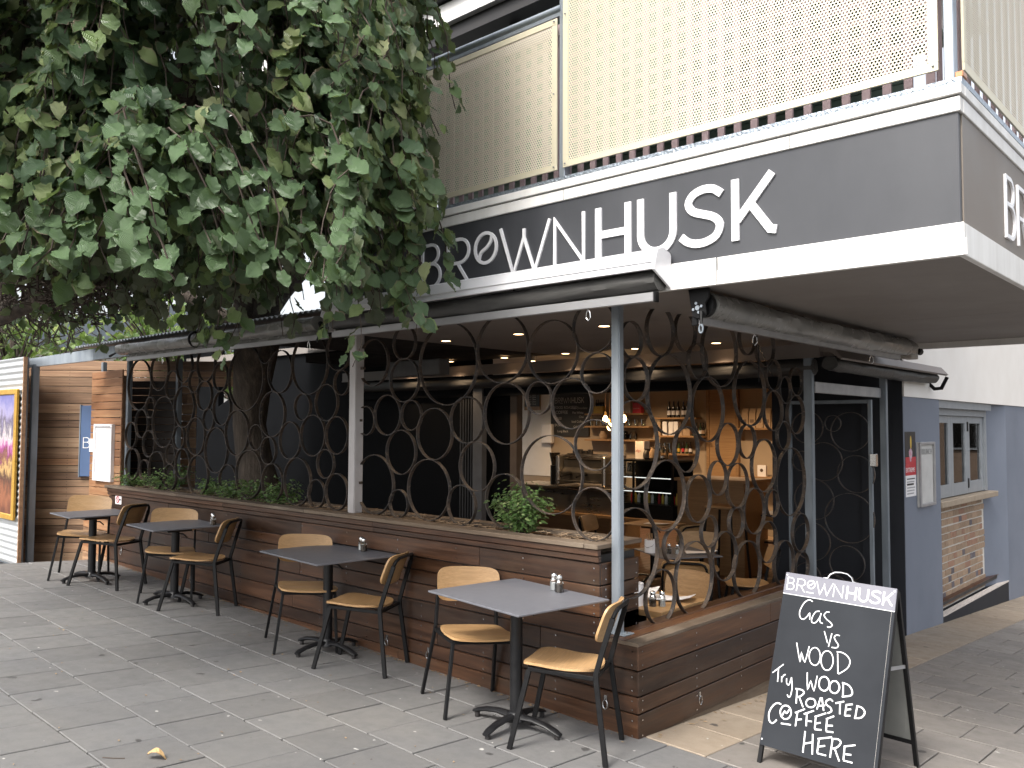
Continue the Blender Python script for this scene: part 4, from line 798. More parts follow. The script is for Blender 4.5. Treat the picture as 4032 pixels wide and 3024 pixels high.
def chair(x, y, face, label, group, z=None):
    """face: compass angle (degrees) of the way the sitter looks, measured from +x"""
    t = thing('cafe_chair', label, 'chair', (x, y, gz(x, y) if z is None else z), group); rz = R(face-90)
    t.rotation_euler = slope_rot(rz) if z is None else (0, 0, rz)
    for n, me in CH: link(bpy.data.objects.new(n, me), t)
    return t
def cafe_table(x, y, zt, w, d, rot, label, group, z0=None, topmat=None, th=.012):
    z0 = gz(x, y) if z0 is None else z0; t = thing('cafe_table', label, 'table', (x, y, z0), group); t.rotation_euler = (0, 0, R(rot)); H = zt-z0
    MB().box((-w/2, -d/2, H-th), (w/2, d/2, H)).build('table_top', topmat or TABLET, t, world=False, bevel=.003)
    MB().box((-w/2+.09, -d/2+.16, H-th-.018), (w/2-.09, -d/2+.2, H-th)).add([], []).box((-.11, -.11, H-th-.045), (.11, .11, H-th-.019)).build('top_plate', CAST, t, world=False, bevel=.003)
    MB().cyl((0, 0, .06), .036, H-.1, 20).build('column', CAST, t, world=False, smooth=True)
    MB().tube([(.05, 0, H-.075), (.05, .05, H-.085), (.055, .085, H-.12)], .007, 6).build('tilt_handle', CAST, t, world=False)
    MB().lathe((0, 0, .045), [(.062, 0), (.06, .02), (.045, .035), (.04, .05)], 20).build('hub', CAST, t, world=False, smooth=True)
    for k in range(4):
        a = R(45*0+90*k-rot+8); c, s = math.cos(a), math.sin(a); m = MB(); vs = []
        for r, zc, hw, hh in ((.03, .065, .034, .02), (.12, .07, .026, .016), (.21, .058, .025, .015), (.27, .04, .026, .014), (.298, .03, .02, .009)):
            sx = -.0275*c-.065*s
            for q in range(8):
                b = 2*math.pi*q/8; vs.append((r*c-hw*math.cos(b)*s, r*s+hw*math.cos(b)*c, zc+hh*math.sin(b)+(sx*r if z0 != FZ else 0)))
        m.add(vs, [(i*8+q, i*8+(q+1) % 8, (i+1)*8+(q+1) % 8, (i+1)*8+q) for i in range(4) for q in range(8)]+[tuple(range(7, -1, -1)), tuple(range(32, 40))]); lg = m.build('foot', CAST, t, world=False, smooth=True)
        MB().cyl((.275*c, .275*s, (-.0275*c-.065*s)*.275 if z0 != FZ else 0), .016, .034, 10).build('glide', BLACKP, lg, world=False)
    return t
G1, G2 = 'chairs at the outdoor tables', 'outdoor cafe tables'
T = [(-3.303, 3.653, .73, .84, .665, -8.5, 'dark square topped cafe table by the galvanised corner post'), (-5.30, 3.77, .75, .86, .68, -5, 'dark square topped cafe table below the white post'),
     (-7.49, 3.655, .79, .67, .65, -5, 'dark cafe table in front of the tree trunk with shakers at its back edge'), (-8.80, 3.44, .815, .64, .62, -4, 'dark cafe table furthest along, beside the notice panel')]
for x, y, zt, w, d, r, lb in T: cafe_table(x, y, zt, w, d, r, lb, G2)
nm = ('by the galvanised corner post', 'below the white post', 'before the tree trunk', 'beside the notice panel')
for k, ((lx, ly, lf), (rx, ry, rf_)) in enumerate((((-3.74, 3.72, -28), (-2.97, 3.665, 205)), ((-5.53, 3.70, -26), (-4.86, 3.72, 211)), ((-7.66, 3.66, -28), (-7.14, 3.68, 222)), ((-9.05, 3.41, -31), (-8.56, 3.475, 214)))):
    chair(lx, ly, lf, 'plywood chair facing the lane at the table '+nm[k], G1); chair(rx, ry, rf_, 'plywood chair backing onto the lane at the table '+nm[k], G1)
def shaker(x, y, z, fill, label, group='salt and pepper shakers', s=1.):
    t = thing('shaker', label, 'shaker', (x, y, z), group)
    MB().lathe((0, 0, 0), [(.019*s, 0), (.021*s, .004*s), (.021*s, .05*s), (.013*s, .064*s), (.014*s, .07*s)], 8).build('jar', GLASS, t, world=False)
    MB().lathe((0, 0, .002), [(.0175*s, 0), (.0185*s, .005*s), (.0185*s, .036*s)], 8).build('contents', fill, t, world=False)
    MB().lathe((0, 0, .066*s), [(.016*s, 0), (.0165*s, .012*s), (.013*s, .02*s), (.004*s, .024*s)], 12).build('cap', CHROME, t, world=False, smooth=True)
for x, y, z, w in ((-3.20, 3.905, .73, 'the corner post'), (-5.20, 4.02, .75, 'the white post'), (-7.25, 3.90, .79, 'the tree trunk')):
    shaker(x-.035, y+.005, z, SALT, 'glass salt shaker on the dark table by '+w, s=1.15); shaker(x+.03, y-.025, z, PEPPER, 'glass pepper shaker on the dark table by '+w, s=1.15)
dlf = MB(); cx, cy = -4.03, 1.86
def leaf_pts(L, W, fold=.25, curl=.3, n=8, serr=.05, asym=.06, ruf=.0):
    vs = []; uv = []
    prof = [.03, .50, .82, .98, 1.0, .90, .70, .38, .015] if n == 8 else [.05, .8, 1., .6, .03]
    for i in range(n+1):
        t = i/n; w = W*.5*prof[i]; zc = -curl*L*t*t*.5; k = 1+(serr if i % 2 else -serr)
        for s in (-1, 0, 1):
            vs.append((s*w*k*(1+asym*s), L*t-(abs(s)*.14*L*(1-t) if i < 2 else 0)*(i > 0)-(abs(s)*.05*L)-(abs(s)*(i % 2)*.03*L if serr else 0), zc+abs(s)*w*fold+abs(s)*ruf*L*math.sin(2.4*i+s*1.3))); uv.append((t, s*.95))
    fs = []
    for i in range(n):
        a = i*3; fs += [(a, a+1, a+4, a+3), (a+1, a+2, a+5, a+4)]
    return vs, fs, uv
vs, fs, uv = leaf_pts(.095, .06, .9, 1.1); dlf.add([(cx+x*.8+y*.7, cy+y*.7-x*.6, gz(cx, cy)+.022+z*.5+.012*math.sin(40*y)) for x, y, z in vs], fs); top('fallen_leaf', dlf, DEADL, 'curled dry brown leaf lying on the pavers', 'leaf')
top('fallen_twig', MB().tube([(-4.16, 1.70, gz(-4.16, 1.7)+.004), (-4.12, 1.735, gz(-4.12, 1.735)+.004), (-4.09, 1.775, gz(-4.09, 1.775)+.004)], .0028, 5), TWIG, 'thin brown twig lying on the pavers near the dry leaf', 'twig')

# ------------------------------------------------------------------ chalkboard A-frame
AO = Vector((-2.1536, 4.2989, -.0948)); th = .0152; ph_ = .3996; AW, AH, SB = .617, 1.043, .096
ae = Vector((math.cos(th), math.sin(th), -.0275)).normalized(); ab = Vector((-math.sin(th), math.cos(th), 0)); au = Vector((0, 0, 1))*math.cos(ph_)+ab*math.sin(ph_); an = ae.cross(au)
af = lambda u, v, d: AO+ae*u+au*v+an*d
ab_ = thing('chalkboard_sign', 'black A-frame chalkboard with chalk writing standing on the sandstone edge', 'sign', AO)
def asl(u0, u1, v0, v1, d0, d1): return MB().add([af(u, v, d) for d in (d0, d1) for u, v in ((u0, v0), (u1, v0), (u1, v1), (u0, v1))], [(0, 3, 2, 1), (4, 5, 6, 7), (0, 1, 5, 4), (1, 2, 6, 5), (2, 3, 7, 6), (3, 0, 4, 7)])
asl(.004, AW-.004, SB, .922, -.008, 0).build('board', CHALKB, ab_); asl(.004, AW-.004, .9225, AH, -.008, .001).build('header', CHALKH, ab_)
asl(.004, AW-.004, .9195, .9225, 0, .002).build('header_line', LETTER, ab_); asl(AW-.02, AW-.019, SB, .92, 0, .0006).build('edge_line', MENUCH, ab_)
for u in (.0, AW-.022): asl(u, u+.022, 0, AH-.003, -.03, -.0085).build('front_leg', BLACKM, ab_, bevel=.002)
asl(.0225, AW-.0225, AH-.03, AH-.004, -.03, -.0085).build('top_bar', BLACKM, ab_); asl(.0225, AW-.0225, SB, SB+.022, -.03, -.0085).build('bottom_bar', BLACKM, ab_)
for u, v in ((.014, AH-.015), (AW-.014, AH-.015), (.014, SB+.03)): MB().prism([(u+.005*math.cos(a), v+.005*math.sin(a)) for a in [k*math.pi/4 for k in range(8)]], lambda a, b, d: af(a, b, d), .001, .0035).build('rivet', CHROME, ab_)
topm = AO+au*AH; spread = .705
def bk(u, f): p0 = AO+ae*u+au*(AH-.01)-an*.032; p1 = AO+ae*u+ab*spread; p1.z = gz(p1.x, p1.y); return p0.lerp(p1, f)
for u in (.012, AW-.012): MB().tube([bk(u, 0), bk(u, 1)], .011, rect=(.011, .011)).build('rear_leg', BLACKM, ab_)
m = MB(); vv = [bk(.02, .02), bk(AW-.02, .02), bk(AW-.02, .85), bk(.02, .85)]; m.add([p+Vector((0, -.004, 0)) for p in vv]+[p+Vector((0, .004, 0)) for p in vv], [(0, 1, 2, 3), (7, 6, 5, 4), (0, 4, 5, 1), (1, 5, 6, 2), (2, 6, 7, 3), (3, 7, 4, 0)]); m.build('rear_board', mk('worn_board_back', (.13, .135, .13), (.17, .175, .165), .7), ab_)
MB().tube([bk(.02, .86), bk(AW-.02, .86)], .011, rect=(.011, .011)).build('rear_bar', BLACKM, ab_)
p = af(AW-.012, .63, -.03); q = bk(AW-.012, .42); MB().tube([p, q], .005, rect=(.003, .009)).build('stay', ALU, ab_)
MB().tube([af(.215, AH+.0, -.012), af(.24, AH+.004, -.012), af(.25, AH+.025, -.012), af(.275, AH+.042, -.012), af(.31, AH+.046, -.012), af(.345, AH+.042, -.012), af(.37, AH+.025, -.012), af(.38, AH+.004, -.012), af(.405, AH, -.012)], .006, 8).build('handle', CHROME, ab_, smooth=True)
word(ab_, lambda a, b, d: af(.021+(a+4.51)*.2175, .945+(b-2.662)*.225, d), LETTER, .0008, .002)
HW = [[(179,900),(161,908),(139,894),(123,865),(115,830),(124,801),(142,796),(159,813),(172,837)],[(172,837),(177,800)],[(225,855),(204,848),(189,816),(190,789),(212,790),(230,823),(235,846)],[(235,846),(231,812),(239,795),(251,793)],[(279,859),(263,857),(252,838),(268,819),(292,805),(302,791),(290,779),(276,780)],[(265,753),(291,694)],[(307,749),(298,676)],[(350,745),(332,745),(322,731),(334,712),(349,694),(341,679),(315,676)],[(124,663),(157,568),(158,615),(183,571),(195,657)],[(221,655),(235,657),(248,649),(258,633),(263,612),(261,591),(254,575),(242,565),(228,566),(215,575),(206,592),(202,613),(205,634),(214,649),(226,657)],[(288,651),(303,653),(318,644),(328,627),(333,605),(331,583),(323,564),(310,554),(295,554),(282,565),(272,583),(268,606),(271,628),(280,645),(294,653)],[(351,650),(366,548)],[(345,658),(375,660),(405,646),(420,621),(410,585),(369,547)],[(15,476),(70,534)],[(45,505),(51,435)],[(69,468),(74,438)],[(70,458),(82,479),(90,481)],[(98,464),(102,439),(116,434),(124,475)],[(124,475),(135,425),(133,381),(124,371),(114,382)],[(205,519),(219,435),(230,478),(253,436),(260,514)],[(292,516),(304,518),(316,512),(325,500),(329,484),(327,468),(320,455),(309,447),(297,447),(285,453),(277,466),(275,483),(277,499),(285,511),(297,518)],[(349,506),(361,508),(371,503),(379,493),(383,480),(381,466),(374,454),(364,447),(352,447),(341,452),(334,463),(332,477),(335,491),(342,502),(353,507)],[(399,509),(406,443)],[(393,508),(428,503),(449,478),(445,455),(401,438)],[(164,419),(169,348)],[(154,422),(190,424),(203,410),(184,388),(170,384)],[(179,387),(209,338)],[(239,390),(250,392),(261,390),(268,383),(271,373),(269,363),(262,354),(252,348),(240,347),(230,350),(223,358),(221,368),(225,378),(232,387),(243,392)],[(294,409),(282,345)],[(300,410),(318,347)],[(282,363),(322,375)],[(359,404),(343,412),(324,396),(329,380),(351,370),(358,354),(340,340)],[(373,398),(416,418)],[(396,408),(402,350)],[(429,401),(428,349)],[(426,403),(460,414)],[(427,379),(455,388)],[(428,349),(455,356)],[(483,407),(480,353)],[(479,411),(508,408),(524,388),(509,360),(475,349)],[(90,324),(67,326),(45,305),(30,265),(39,226),(60,219),(78,241)],[(110,323),(123,325),(136,320),(145,309),(150,294),(148,278),(140,265),(128,257),(115,256),(102,262),(94,274),(90,290),(94,305),(102,318),(115,325)],[(104,268),(114,294),(126,287),(139,310)],[(104,229),(158,235)],[(183,306),(183,235)],[(171,300),(220,332)],[(184,268),(211,277)],[(233,313),(239,249)],[(218,305),(268,335)],[(236,276),(265,279)],[(282,308),(285,247)],[(277,306),(332,338)],[(284,273),(311,285)],[(285,245),(320,251)],[(341,310),(344,252)],[(336,309),(375,334)],[(343,279),(375,286)],[(344,250),(382,255)],[(238,224),(241,117)],[(279,220),(290,121)],[(240,161),(284,180)],[(314,207),(314,134)],[(307,203),(378,230)],[(315,166),(349,180)],[(314,134),(360,135)],[(382,220),(381,131)],[(376,221),(411,228),(425,215),(411,190),(388,176)],[(400,177),(429,126)],[(446,206),(448,138)],[(442,201),(497,223)],[(449,167),(483,172)],[(448,136),(493,137)]]
for i, s in enumerate(HW):
    q = [(a/1000, b/1000) for a, b in s]; q = smooth(q, 3) if len(q) > 2 else q
    w = .0055 if i < 20 else .0074; MB().stroke(q, w, af, .0004, .0013+.00002*i).build('chalk_stroke', CHALK, ab_)

# ------------------------------------------------------------------ cafe interior
fl = tag(bx((-14, 4.31, FZ-.05), (-2.95, 15, FZ-.006)).build('cafe_floor', BLACKP), kind='structure')
for i in range(70):
    x = -12.6+.14*i; o = plank('floorboard', fl, (x, 4.5 if x < -3.2 else 6.7, FZ-.005), (x, 14.38, FZ-.005), .005, .135, FLOORW, 0)
cw = tag(bx((-14, 14.4, FZ), (-2.9, 14.6, 3.2)).build('cafe_back_wall', TAN), kind='structure')
tag(bx((-14.2, 7.05, 2.75), (-2.9, 14.6, 2.85)).build('cafe_ceiling', SOFFIT), kind='structure')
tag(bx((-4.3, 9.21, FZ), (-4.2, 14.39, 2.74)).build('cafe_side_wall', TAN), kind='structure')
dwl = thing('black_wall', 'black painted wall behind the left hoop screen', 'wall', (-9, 7.1, FZ))
MB().prism([(-14.4, FZ), (-6.9, FZ), (-6.9, 3.0), (-12.2, 3.0), (-12.2, 2.33), (-13.15, 2.0), (-13.15, 3.0), (-14.4, 3.0)], lambda a, b, d: (a, d, b), 7.1, 7.2).build('panel', BLACKW, dwl)
bx((-7.05, 7.02, FZ), (-6.9, 7.098, 2.3)).build('jamb', mk('grey_jamb', (.10, .10, .105)), dwl); bx((-6.62, 7.2, FZ), (-6.52, 7.3, 2.3)).build('jamb', mk('timber_jamb', (.12, .085, .06)), dwl)
bx((-6.9, 7.2, FZ), (-6.62, 7.28, 2.3)).build('door_leaf', BLACKW, dwl)
for i in range(5): bx((-7.32+.045*i, 7.07, FZ), (-7.30+.045*i, 7.099, 2.3)).build('batten', mk('black_batten', (.03, .03, .032)), dwl)
bx((-9.85, 7.3, FZ), (-9.75, 9.3, 2.74)).build('side_panel', BLACKW, dwl)
top('heater_box', bx((-6.9, 5.6, 2.2), (-6.1, 5.75, 2.36)), mk('grey_box', (.12, .12, .12)), 'long grey heater box below the canopy ceiling', 'heater', bevel=.01)
YW = 14.398
def shelf(x0, x1, z, label, y=YW, d=.24): return top('shelf', bx((x0, y-d, z-.035), (x1, y, z)), OAK, label, 'shelf', bevel=.003)
shelf(-10.9, -9.45, 1.97, 'upper oak shelf beside the chalk menu with cartons'); shelf(-10.9, -9.3, 1.71, 'middle oak shelf beside the chalk menu with glasses'); shelf(-10.9, -9.3, 1.435, 'lower oak shelf beside the chalk menu with jars')
shelf(-9.18, -8.25, 1.88, 'top oak shelf holding wine bottles'); shelf(-9.18, -8.12, 1.53, 'middle oak shelf holding white cartons'); shelf(-9.16, -8.40, 1.185, 'bottom oak shelf holding small beer bottles'); shelf(-7.40, -6.48, 1.685, 'oak shelf holding brown paper coffee bags'); shelf(-7.3, -6.5, .82, 'narrow oak wall ledge with a menu holder', d=.3)
def bottle(x, y, z, h, mat, lab, label, group):
    t = thing('bottle', label, 'bottle', (x, y, z), group); r = h*.125
    MB().lathe((0, 0, 0), [(r, 0), (r*1.02, h*.03), (r, h*.58), (r*.42, h*.74), (r*.36, h*.97), (r*.42, h)], 12).build('glass', mat, t, world=False, smooth=True)
    MB().cyl((0, 0, h*.16), r*1.03, h*.27, 12, caps=False).build('paper_label', lab, t, world=False)
for i, x in enumerate((-8.90, -8.80, -8.70, -8.58, -8.49, -8.40)): bottle(x, 14.27, 1.88, .315, AMBER, PAPER, 'dark wine bottle with white label on the top shelf', 'wine bottles on the top shelf')
for i, x in enumerate((-8.78, -8.69, -8.60, -8.52, -8.44)): bottle(x, 14.28, 1.185, .23, GREENB if i % 2 else AMBER, (PAPER, YELP, REDP, KRAFT, PAPER)[i], 'small beer bottle with '+('white', 'yellow', 'red', 'tan', 'white')[i]+' label on the bottom shelf', 'beer bottles on the bottom shelf')
for i, x in enumerate((-8.37, -8.3, -8.22, -8.16)): bottle(x, 14.28, 1.53, .25, AMBER if i % 2 else GREENB, (REDP, YELP, PAPER, KRAFT)[i], 'slim beer bottle with '+('red', 'yellow', 'white', 'tan')[i]+' label at the end of the middle shelf', 'beer bottles on the middle shelf')
def glassware(x, y, z, h, label, group): top('glass', MB().lathe((x, y, z), [(h*.2, 0), (h*.24, h*.06), (h*.3, h), (h*.28, h), (h*.2, h*.1)], 10), GLASS, label, 'glass', group, smooth=True)
for i in range(9): glassware(-10.8+.16*i, 14.28, 1.71, .14, 'drinking glass on the middle shelf by the chalk menu', 'glasses on the middle shelf')
for i in range(3): glassware(-9.08+.11*i, 14.28, 1.185, .2, 'stemless glass on the bottom shelf beside the beers', 'glasses on the bottom shelf')
def carton(x, z, w, h, mat, label, txt=None, tm=None, group=None, y=14.27, d=.12):
    t = thing('carton', label, 'carton', (x, y, z), group); bx((x-w/2, y-d/2, z), (x+w/2, y+d/2, z+h)).build('box', mat, t, bevel=.003)
    if txt: text(txt, w/len(txt)*1.5, tm or BLACKP, t, frame((x-w*.42, y-d/2-.001, z+h*.4), (1, 0, 0), (0, 0, 1)))
    return t
carton(-10.58, 1.97, .24, .15, YELP, 'yellow six-pack carton on the upper shelf'); bx_ = [bottle(-10.66+.055*i, 14.27, 2.12-.06, .2, AMBER, AMBER, 'bottle neck standing in the yellow six-pack', 'bottles in the yellow six-pack') for i in range(4)]
carton(-9.90, 1.97, .25, .25, mk('beige_carton', (.5, .45, .38)), 'beige carton on the upper shelf'); carton(-9.62, 1.97, .2, .21, REDP, 'red soft drink carton at the end of the upper shelf', 'Coca-Cola', PAPER)
for i, x in enumerate((-9.10, -8.97, -8.83, -8.72)): carton(x, 1.53, .10 if i else .07, .27, PAPER if i else KRAFT, 'tall white milk carton on the middle shelf' if i else 'tall tan milk carton on the middle shelf', None, None, 'milk cartons on the middle shelf')
for i, x in enumerate((-8.62, -8.53, -8.45)): carton(x, 1.53, .08, .12, KRAFT, 'small tan printed tin on the middle shelf', None, None, 'tins on the middle shelf')
for i in range(6):
    x = -7.28+.145*i; t = thing('coffee_bag', 'upright brown paper coffee bag on the oak shelf', 'bag', (x, 14.27, 1.685), 'coffee bags on the oak shelf')
    MB().add([(x-.066, 14.21, 1.685), (x+.066, 14.21, 1.685), (x+.066, 14.33, 1.685), (x-.066, 14.33, 1.685), (x-.062, 14.225, 1.95), (x+.062, 14.225, 1.95), (x+.062, 14.31, 1.95), (x-.062, 14.31, 1.95), (x-.062, 14.262, 2.04), (x+.062, 14.262, 2.04), (x+.062, 14.27, 2.04), (x-.062, 14.27, 2.04)], [(0, 3, 2, 1), (0, 1, 5, 4), (1, 2, 6, 5), (2, 3, 7, 6), (3, 0, 4, 7), (4, 5, 9, 8), (5, 6, 10, 9), (6, 7, 11, 10), (7, 4, 8, 11), (8, 9, 10, 11)]).build('bag', KRAFT, t, bevel=.004)
    MB().box((x-.035, 14.214, 1.78), (x+.035, 14.218, 1.84)).build('stamp', mk('brown_print', (.2, .13, .08)), t)
for i, x in enumerate((-10.5, -10.1, -9.95, -9.75)): top('storage_jar', MB().lathe((x, 14.28, 1.435), [(.07, 0), (.08, .02), (.08, .1), (.06, .14), (.05, .17)], 12), (KRAFT, GLASS, GLASSW, GLASS)[i], 'round storage jar on the lower shelf', 'jar', 'jars on the lower shelf', smooth=True)
mb_ = thing('chalk_menu', 'large black chalk menu board on the cafe back wall', 'menu board', (-11.46, 14.38, 1.5)); bx((-11.985, 14.36, 1.49), (-10.94, 14.395, 2.40)).build('board', mk('menu_black', (.02, .02, .02), (.032, .032, .032), .7), mb_)
word(mb_, lambda a, b, d: (-11.86+(a+4.51)*.30, 14.359-d, 2.2+(b-2.662)*.38), MENUCH, 0, .002)
for tx, x, z, s in (('WOOD ROASTED', -11.93, 2.08, .085), ('COFFEE', -11.85, 1.97, .1), ('$4.00', -11.88, 1.84, .09), ('$4.50', -11.88, 1.7, .08), ('Hot Chocolate', -11.4, 2.07, .07), ('Flat White', -11.38, 1.97, .07), ('Chai', -11.2, 1.88, .07), ('Iced Coffee', -11.4, 1.78, .07), ('Cold Drip', -11.35, 1.67, .07), ('Long Black', -11.8, 1.57, .07)):
    text(tx, s, MENUCH, mb_, frame((x, 14.358, z), (1, 0, 0), (0, 0, 1)))
sm = thing('small_chalk_menu', 'small framed chalk board high on the pale wall beside the chalk menu', 'menu board', (-12.5, 14.38, 2.1)); bx((-12.78, 14.37, 2.06), (-12.3, 14.395, 2.46)).build('frame', OAK, sm); bx((-12.76, 14.36, 2.14), (-12.32, 14.369, 2.44)).build('board', BLACKP, sm)
for i in range(5): text('Toast & Cakes', .05, MENUCH, sm, frame((-12.72, 14.358, 2.39-.052*i), (1, 0, 0), (0, 0, 1)))
bx((-13.9, 14.385, .6), (-12.0, 14.398, 2.74)).build('white_tiles', CREAM, cw, world=False)
dr = thing('oak_door', 'tall oak panelled cupboard door on the cafe back wall', 'door', (-7.85, 14.35, FZ)); bx((-8.06, 14.33, FZ), (-7.52, 14.396, 2.44)).build('leaf', OAK, dr, bevel=.004); bx((-8.12, 14.32, FZ), (-8.062, 14.397, 2.5)).build('jamb', OAK, dr); bx((-7.518, 14.32, FZ), (-7.46, 14.397, 2.5)).build('jamb', OAK, dr)
ct = thing('bar_counter', 'stainless fronted coffee counter with oak base', 'counter', (-8.2, 10.5, FZ)); bx((-9.4, 10.2, .40), (-7.32, 10.9, .745)).build('steel_front', STAIN, ct, bevel=.006); bx((-9.42, 10.16, .746), (-7.30, 10.95, .775)).build('bench_top', STAIN, ct, bevel=.004); bx((-9.4, 10.12, FZ), (-7.32, 10.9, .398)).build('oak_base', OAK, ct); bx((-9.4, 10.05, .36), (-6.3, 10.118, .40)).build('foot_ledge', OAK, ct)
em = thing('espresso_machine', 'large black and chrome espresso machine on the counter', 'coffee machine', (-8.1, 10.5, .776))
MB().prism([(10.25, .84), (10.25, 1.0), (10.32, 1.06), (10.32, 1.2), (10.75, 1.2), (10.75, .84)], lambda a, b, d: (d, a, b), -8.35, -7.55).build('body', mk('machine_grey', (.09, .085, .08), (.13, .12, .11), .35, .6), em, bevel=.01); MB().prism([(10.2, .8), (10.2, 1.25), (10.78, 1.28), (10.78, .8)], lambda a, b, d: (d, a, b), -8.42, -8.355).build('end_panel', STAIN, em, bevel=.02); MB().prism([(10.2, .8), (10.2, 1.25), (10.78, 1.28), (10.78, .8)], lambda a, b, d: (d, a, b), -7.545, -7.48).build('end_panel', STAIN, em, bevel=.02)
for i in range(3): MB().tube([(-8.35, 10.30+.05*i, 1.23+.02*i), (-7.55, 10.30+.05*i, 1.23+.02*i)], .012, 6).build('cup_rail', CHROME, em)
bx((-8.35, 10.12, .85), (-7.6, 10.25, .875)).build('drip_tray', STAIN, em)
for x in (-8.15, -7.85): MB().tube([(x, 10.24, .98), (x, 10.12, .97), (x, 10.0, .94)], [.03, .025, .014], 8).build('portafilter', BLACKM, em)
for i, x in enumerate((-8.3, -8.2, -8.1, -8.0)): top('cup_stack', MB().cyl((x, 10.55, 1.2), .035, .12+.02*(i % 2), 12, .045), BLACKP, 'stack of black cups on the espresso machine', 'cup', 'cups on the espresso machine')
for i, x in enumerate((-7.75, -7.62)): top('paper_cup_stack', MB().cyl((x, 10.9, .776), .04, .75-.1*i, 12), mk('paper_cup', (.3, .28, .25)), 'tall stack of paper cups behind the espresso machine', 'cups', 'stacks of paper cups')
for i, x in enumerate((-7.47, -7.38)): top('milk_jug', MB().lathe((x, 10.85, 1.0), [(.045, 0), (.05, .02), (.045, .12), (.05, .15)], 12), CHROME, 'steel milk jug beside the paper cups', 'jug', 'steel milk jugs', smooth=True)
top('jug_shelf', bx((-7.9, 10.78, .96), (-7.32, 10.95, .995)), STAIN, 'narrow steel shelf behind the espresso machine', 'shelf')
gr = thing('coffee_grinder', 'black coffee grinder with hopper at the left of the espresso machine', 'grinder', (-8.68, 10.5, .776)); MB().cyl((-8.68, 10.5, .776), .07, .3, 12).build('body', BLACKM, gr); MB().cyl((-8.68, 10.5, 1.08), .05, .2, 12, .09).build('hopper', GLASSW, gr)
tdp = thing('towel_dispenser', 'white paper towel dispenser on the pale wall', 'dispenser', (-12.0, 14.3, 1.3)); bx((-12.2, 14.27, 1.32), (-11.9, 14.395, 1.75)).build('case', WHITECER, tdp, bevel=.02)
dc = thing('display_case', 'black framed glass cake display case with lit shelves', 'display case', (-6.75, 10.5, .4))
for a, b in (((-7.25, 10.15, 1.2), (-6.28, 10.7, 1.225)), ((-7.25, 10.15, .40), (-6.28, 10.7, .60)), ((-7.25, 10.15, .6), (-7.22, 10.18, 1.2)), ((-6.31, 10.15, .6), (-6.28, 10.18, 1.2)), ((-6.95, 10.15, .6), (-6.92, 10.17, 1.2)), ((-7.25, 10.68, .6), (-6.28, 10.7, 1.2))): bx(a, b).build('frame', BLACKM, dc)
for z in (.78, .98): bx((-7.2, 10.2, z), (-6.3, 10.66, z+.008)).build('glass_shelf', GLASS, dc); bx((-7.2, 10.2, z-.012), (-6.32, 10.212, z-.002)).build('tube_light', CASEL, dc)
bx((-7.21, 10.152, .6), (-6.31, 10.156, 1.2)).build('front_glass', GLASS, dc)
for i in range(14): top('bottled_drink', MB().lathe((-7.12+.058*i, 10.4, .6), [(.02, 0), (.022, .02), (.022, .1), (.01, .13), (.01, .16)], 8), (REDP, YELP, PAPER, GREENB)[i % 4], 'small bottled drink, '+('red', 'yellow', 'white', 'dark green')[i % 4]+', inside the display case', 'bottle', 'bottled drinks in the display case')
carton(-7.05, 1.226, .16, .26, PAPER, 'white takeaway carton with red writing on the display case', 'sligo', REDP, y=10.56, d=.14); 
for i, (x, s) in enumerate(((-6.86, .1), (-6.74, .12), (-6.62, .13))): top('biscuit_jar', MB().lathe((x, 10.42, 1.226), [(s*.5, 0), (s*.7, s*.2), (s*.7, s*.9), (s*.45, s*1.3), (s*.5, s*1.5)], 12), (BLACKP, KRAFT, GLASS)[i], ('small black jar on the display case', 'tan biscuit jar on the display case', 'clear glass jar on the display case')[i], 'jar', 'jars on the display case', smooth=True)
oc = thing('oak_counter', 'plain oak fronted service counter', 'counter', (-5.8, 10.6, FZ)); bx((-6.25, 10.22, FZ), (-5.25, 10.9, .96)).build('front', OAK, oc, bevel=.003); bx((-6.28, 10.18, .961), (-5.2, 10.95, 1.0)).build('top', OAK, oc, bevel=.003)
sb = thing('bar_stool', 'black steel bar stool in front of the oak counter', 'stool', (-5.35, 9.9, FZ)); bx((-5.55, 9.7, .66), (-5.15, 10.1, .69)).build('seat', OAK, sb, bevel=.01)
for sx in (-1, 1):
    for sy in (-1, 1): MB().tube([(-5.35+sx*.17, 9.9+sy*.17, .66), (-5.35+sx*.23, 9.9+sy*.23, FZ)], .012, rect=(.012, .012)).build('leg', BLACKM, sb)
# pendant bulbs (lit) and added unseen spots that brighten the cafe
for i, (x, z) in enumerate(((-7.46, 1.80), (-7.38, 1.69), (-7.13, 1.81))):
    t = thing('pendant_bulb', 'bare glowing filament bulb hanging on a cord over the counter', 'pendant lamp', (x, 10.2, z), 'pendant bulbs over the counter')
    MB().lathe((x, 10.2, z-.05), [(.012, 0), (.035, .025), (.042, .055), (.03, .09), (.016, .11)], 14).build('bulb', BULB, t, smooth=True); MB().cyl((x, 10.2, z+.06), .018, .06, 10).build('socket', mk('brass', (.4, .27, .1), None, .35, .9), t); MB().tube([(x, 10.2, z+.12), (x, 10.2, 2.75)], .003, 5).build('cord', mk('brown_cord', (.12, .06, .03)), t)
    l = bpy.data.lights.new('bulb_lamp', 'POINT'); l.energy = 4; l.color = (1, .62, .3); l.shadow_soft_size = .05; lo = bpy.data.objects.new('bulb_lamp', l); link(lo, t); lo.location = (0, -.1, -.02)
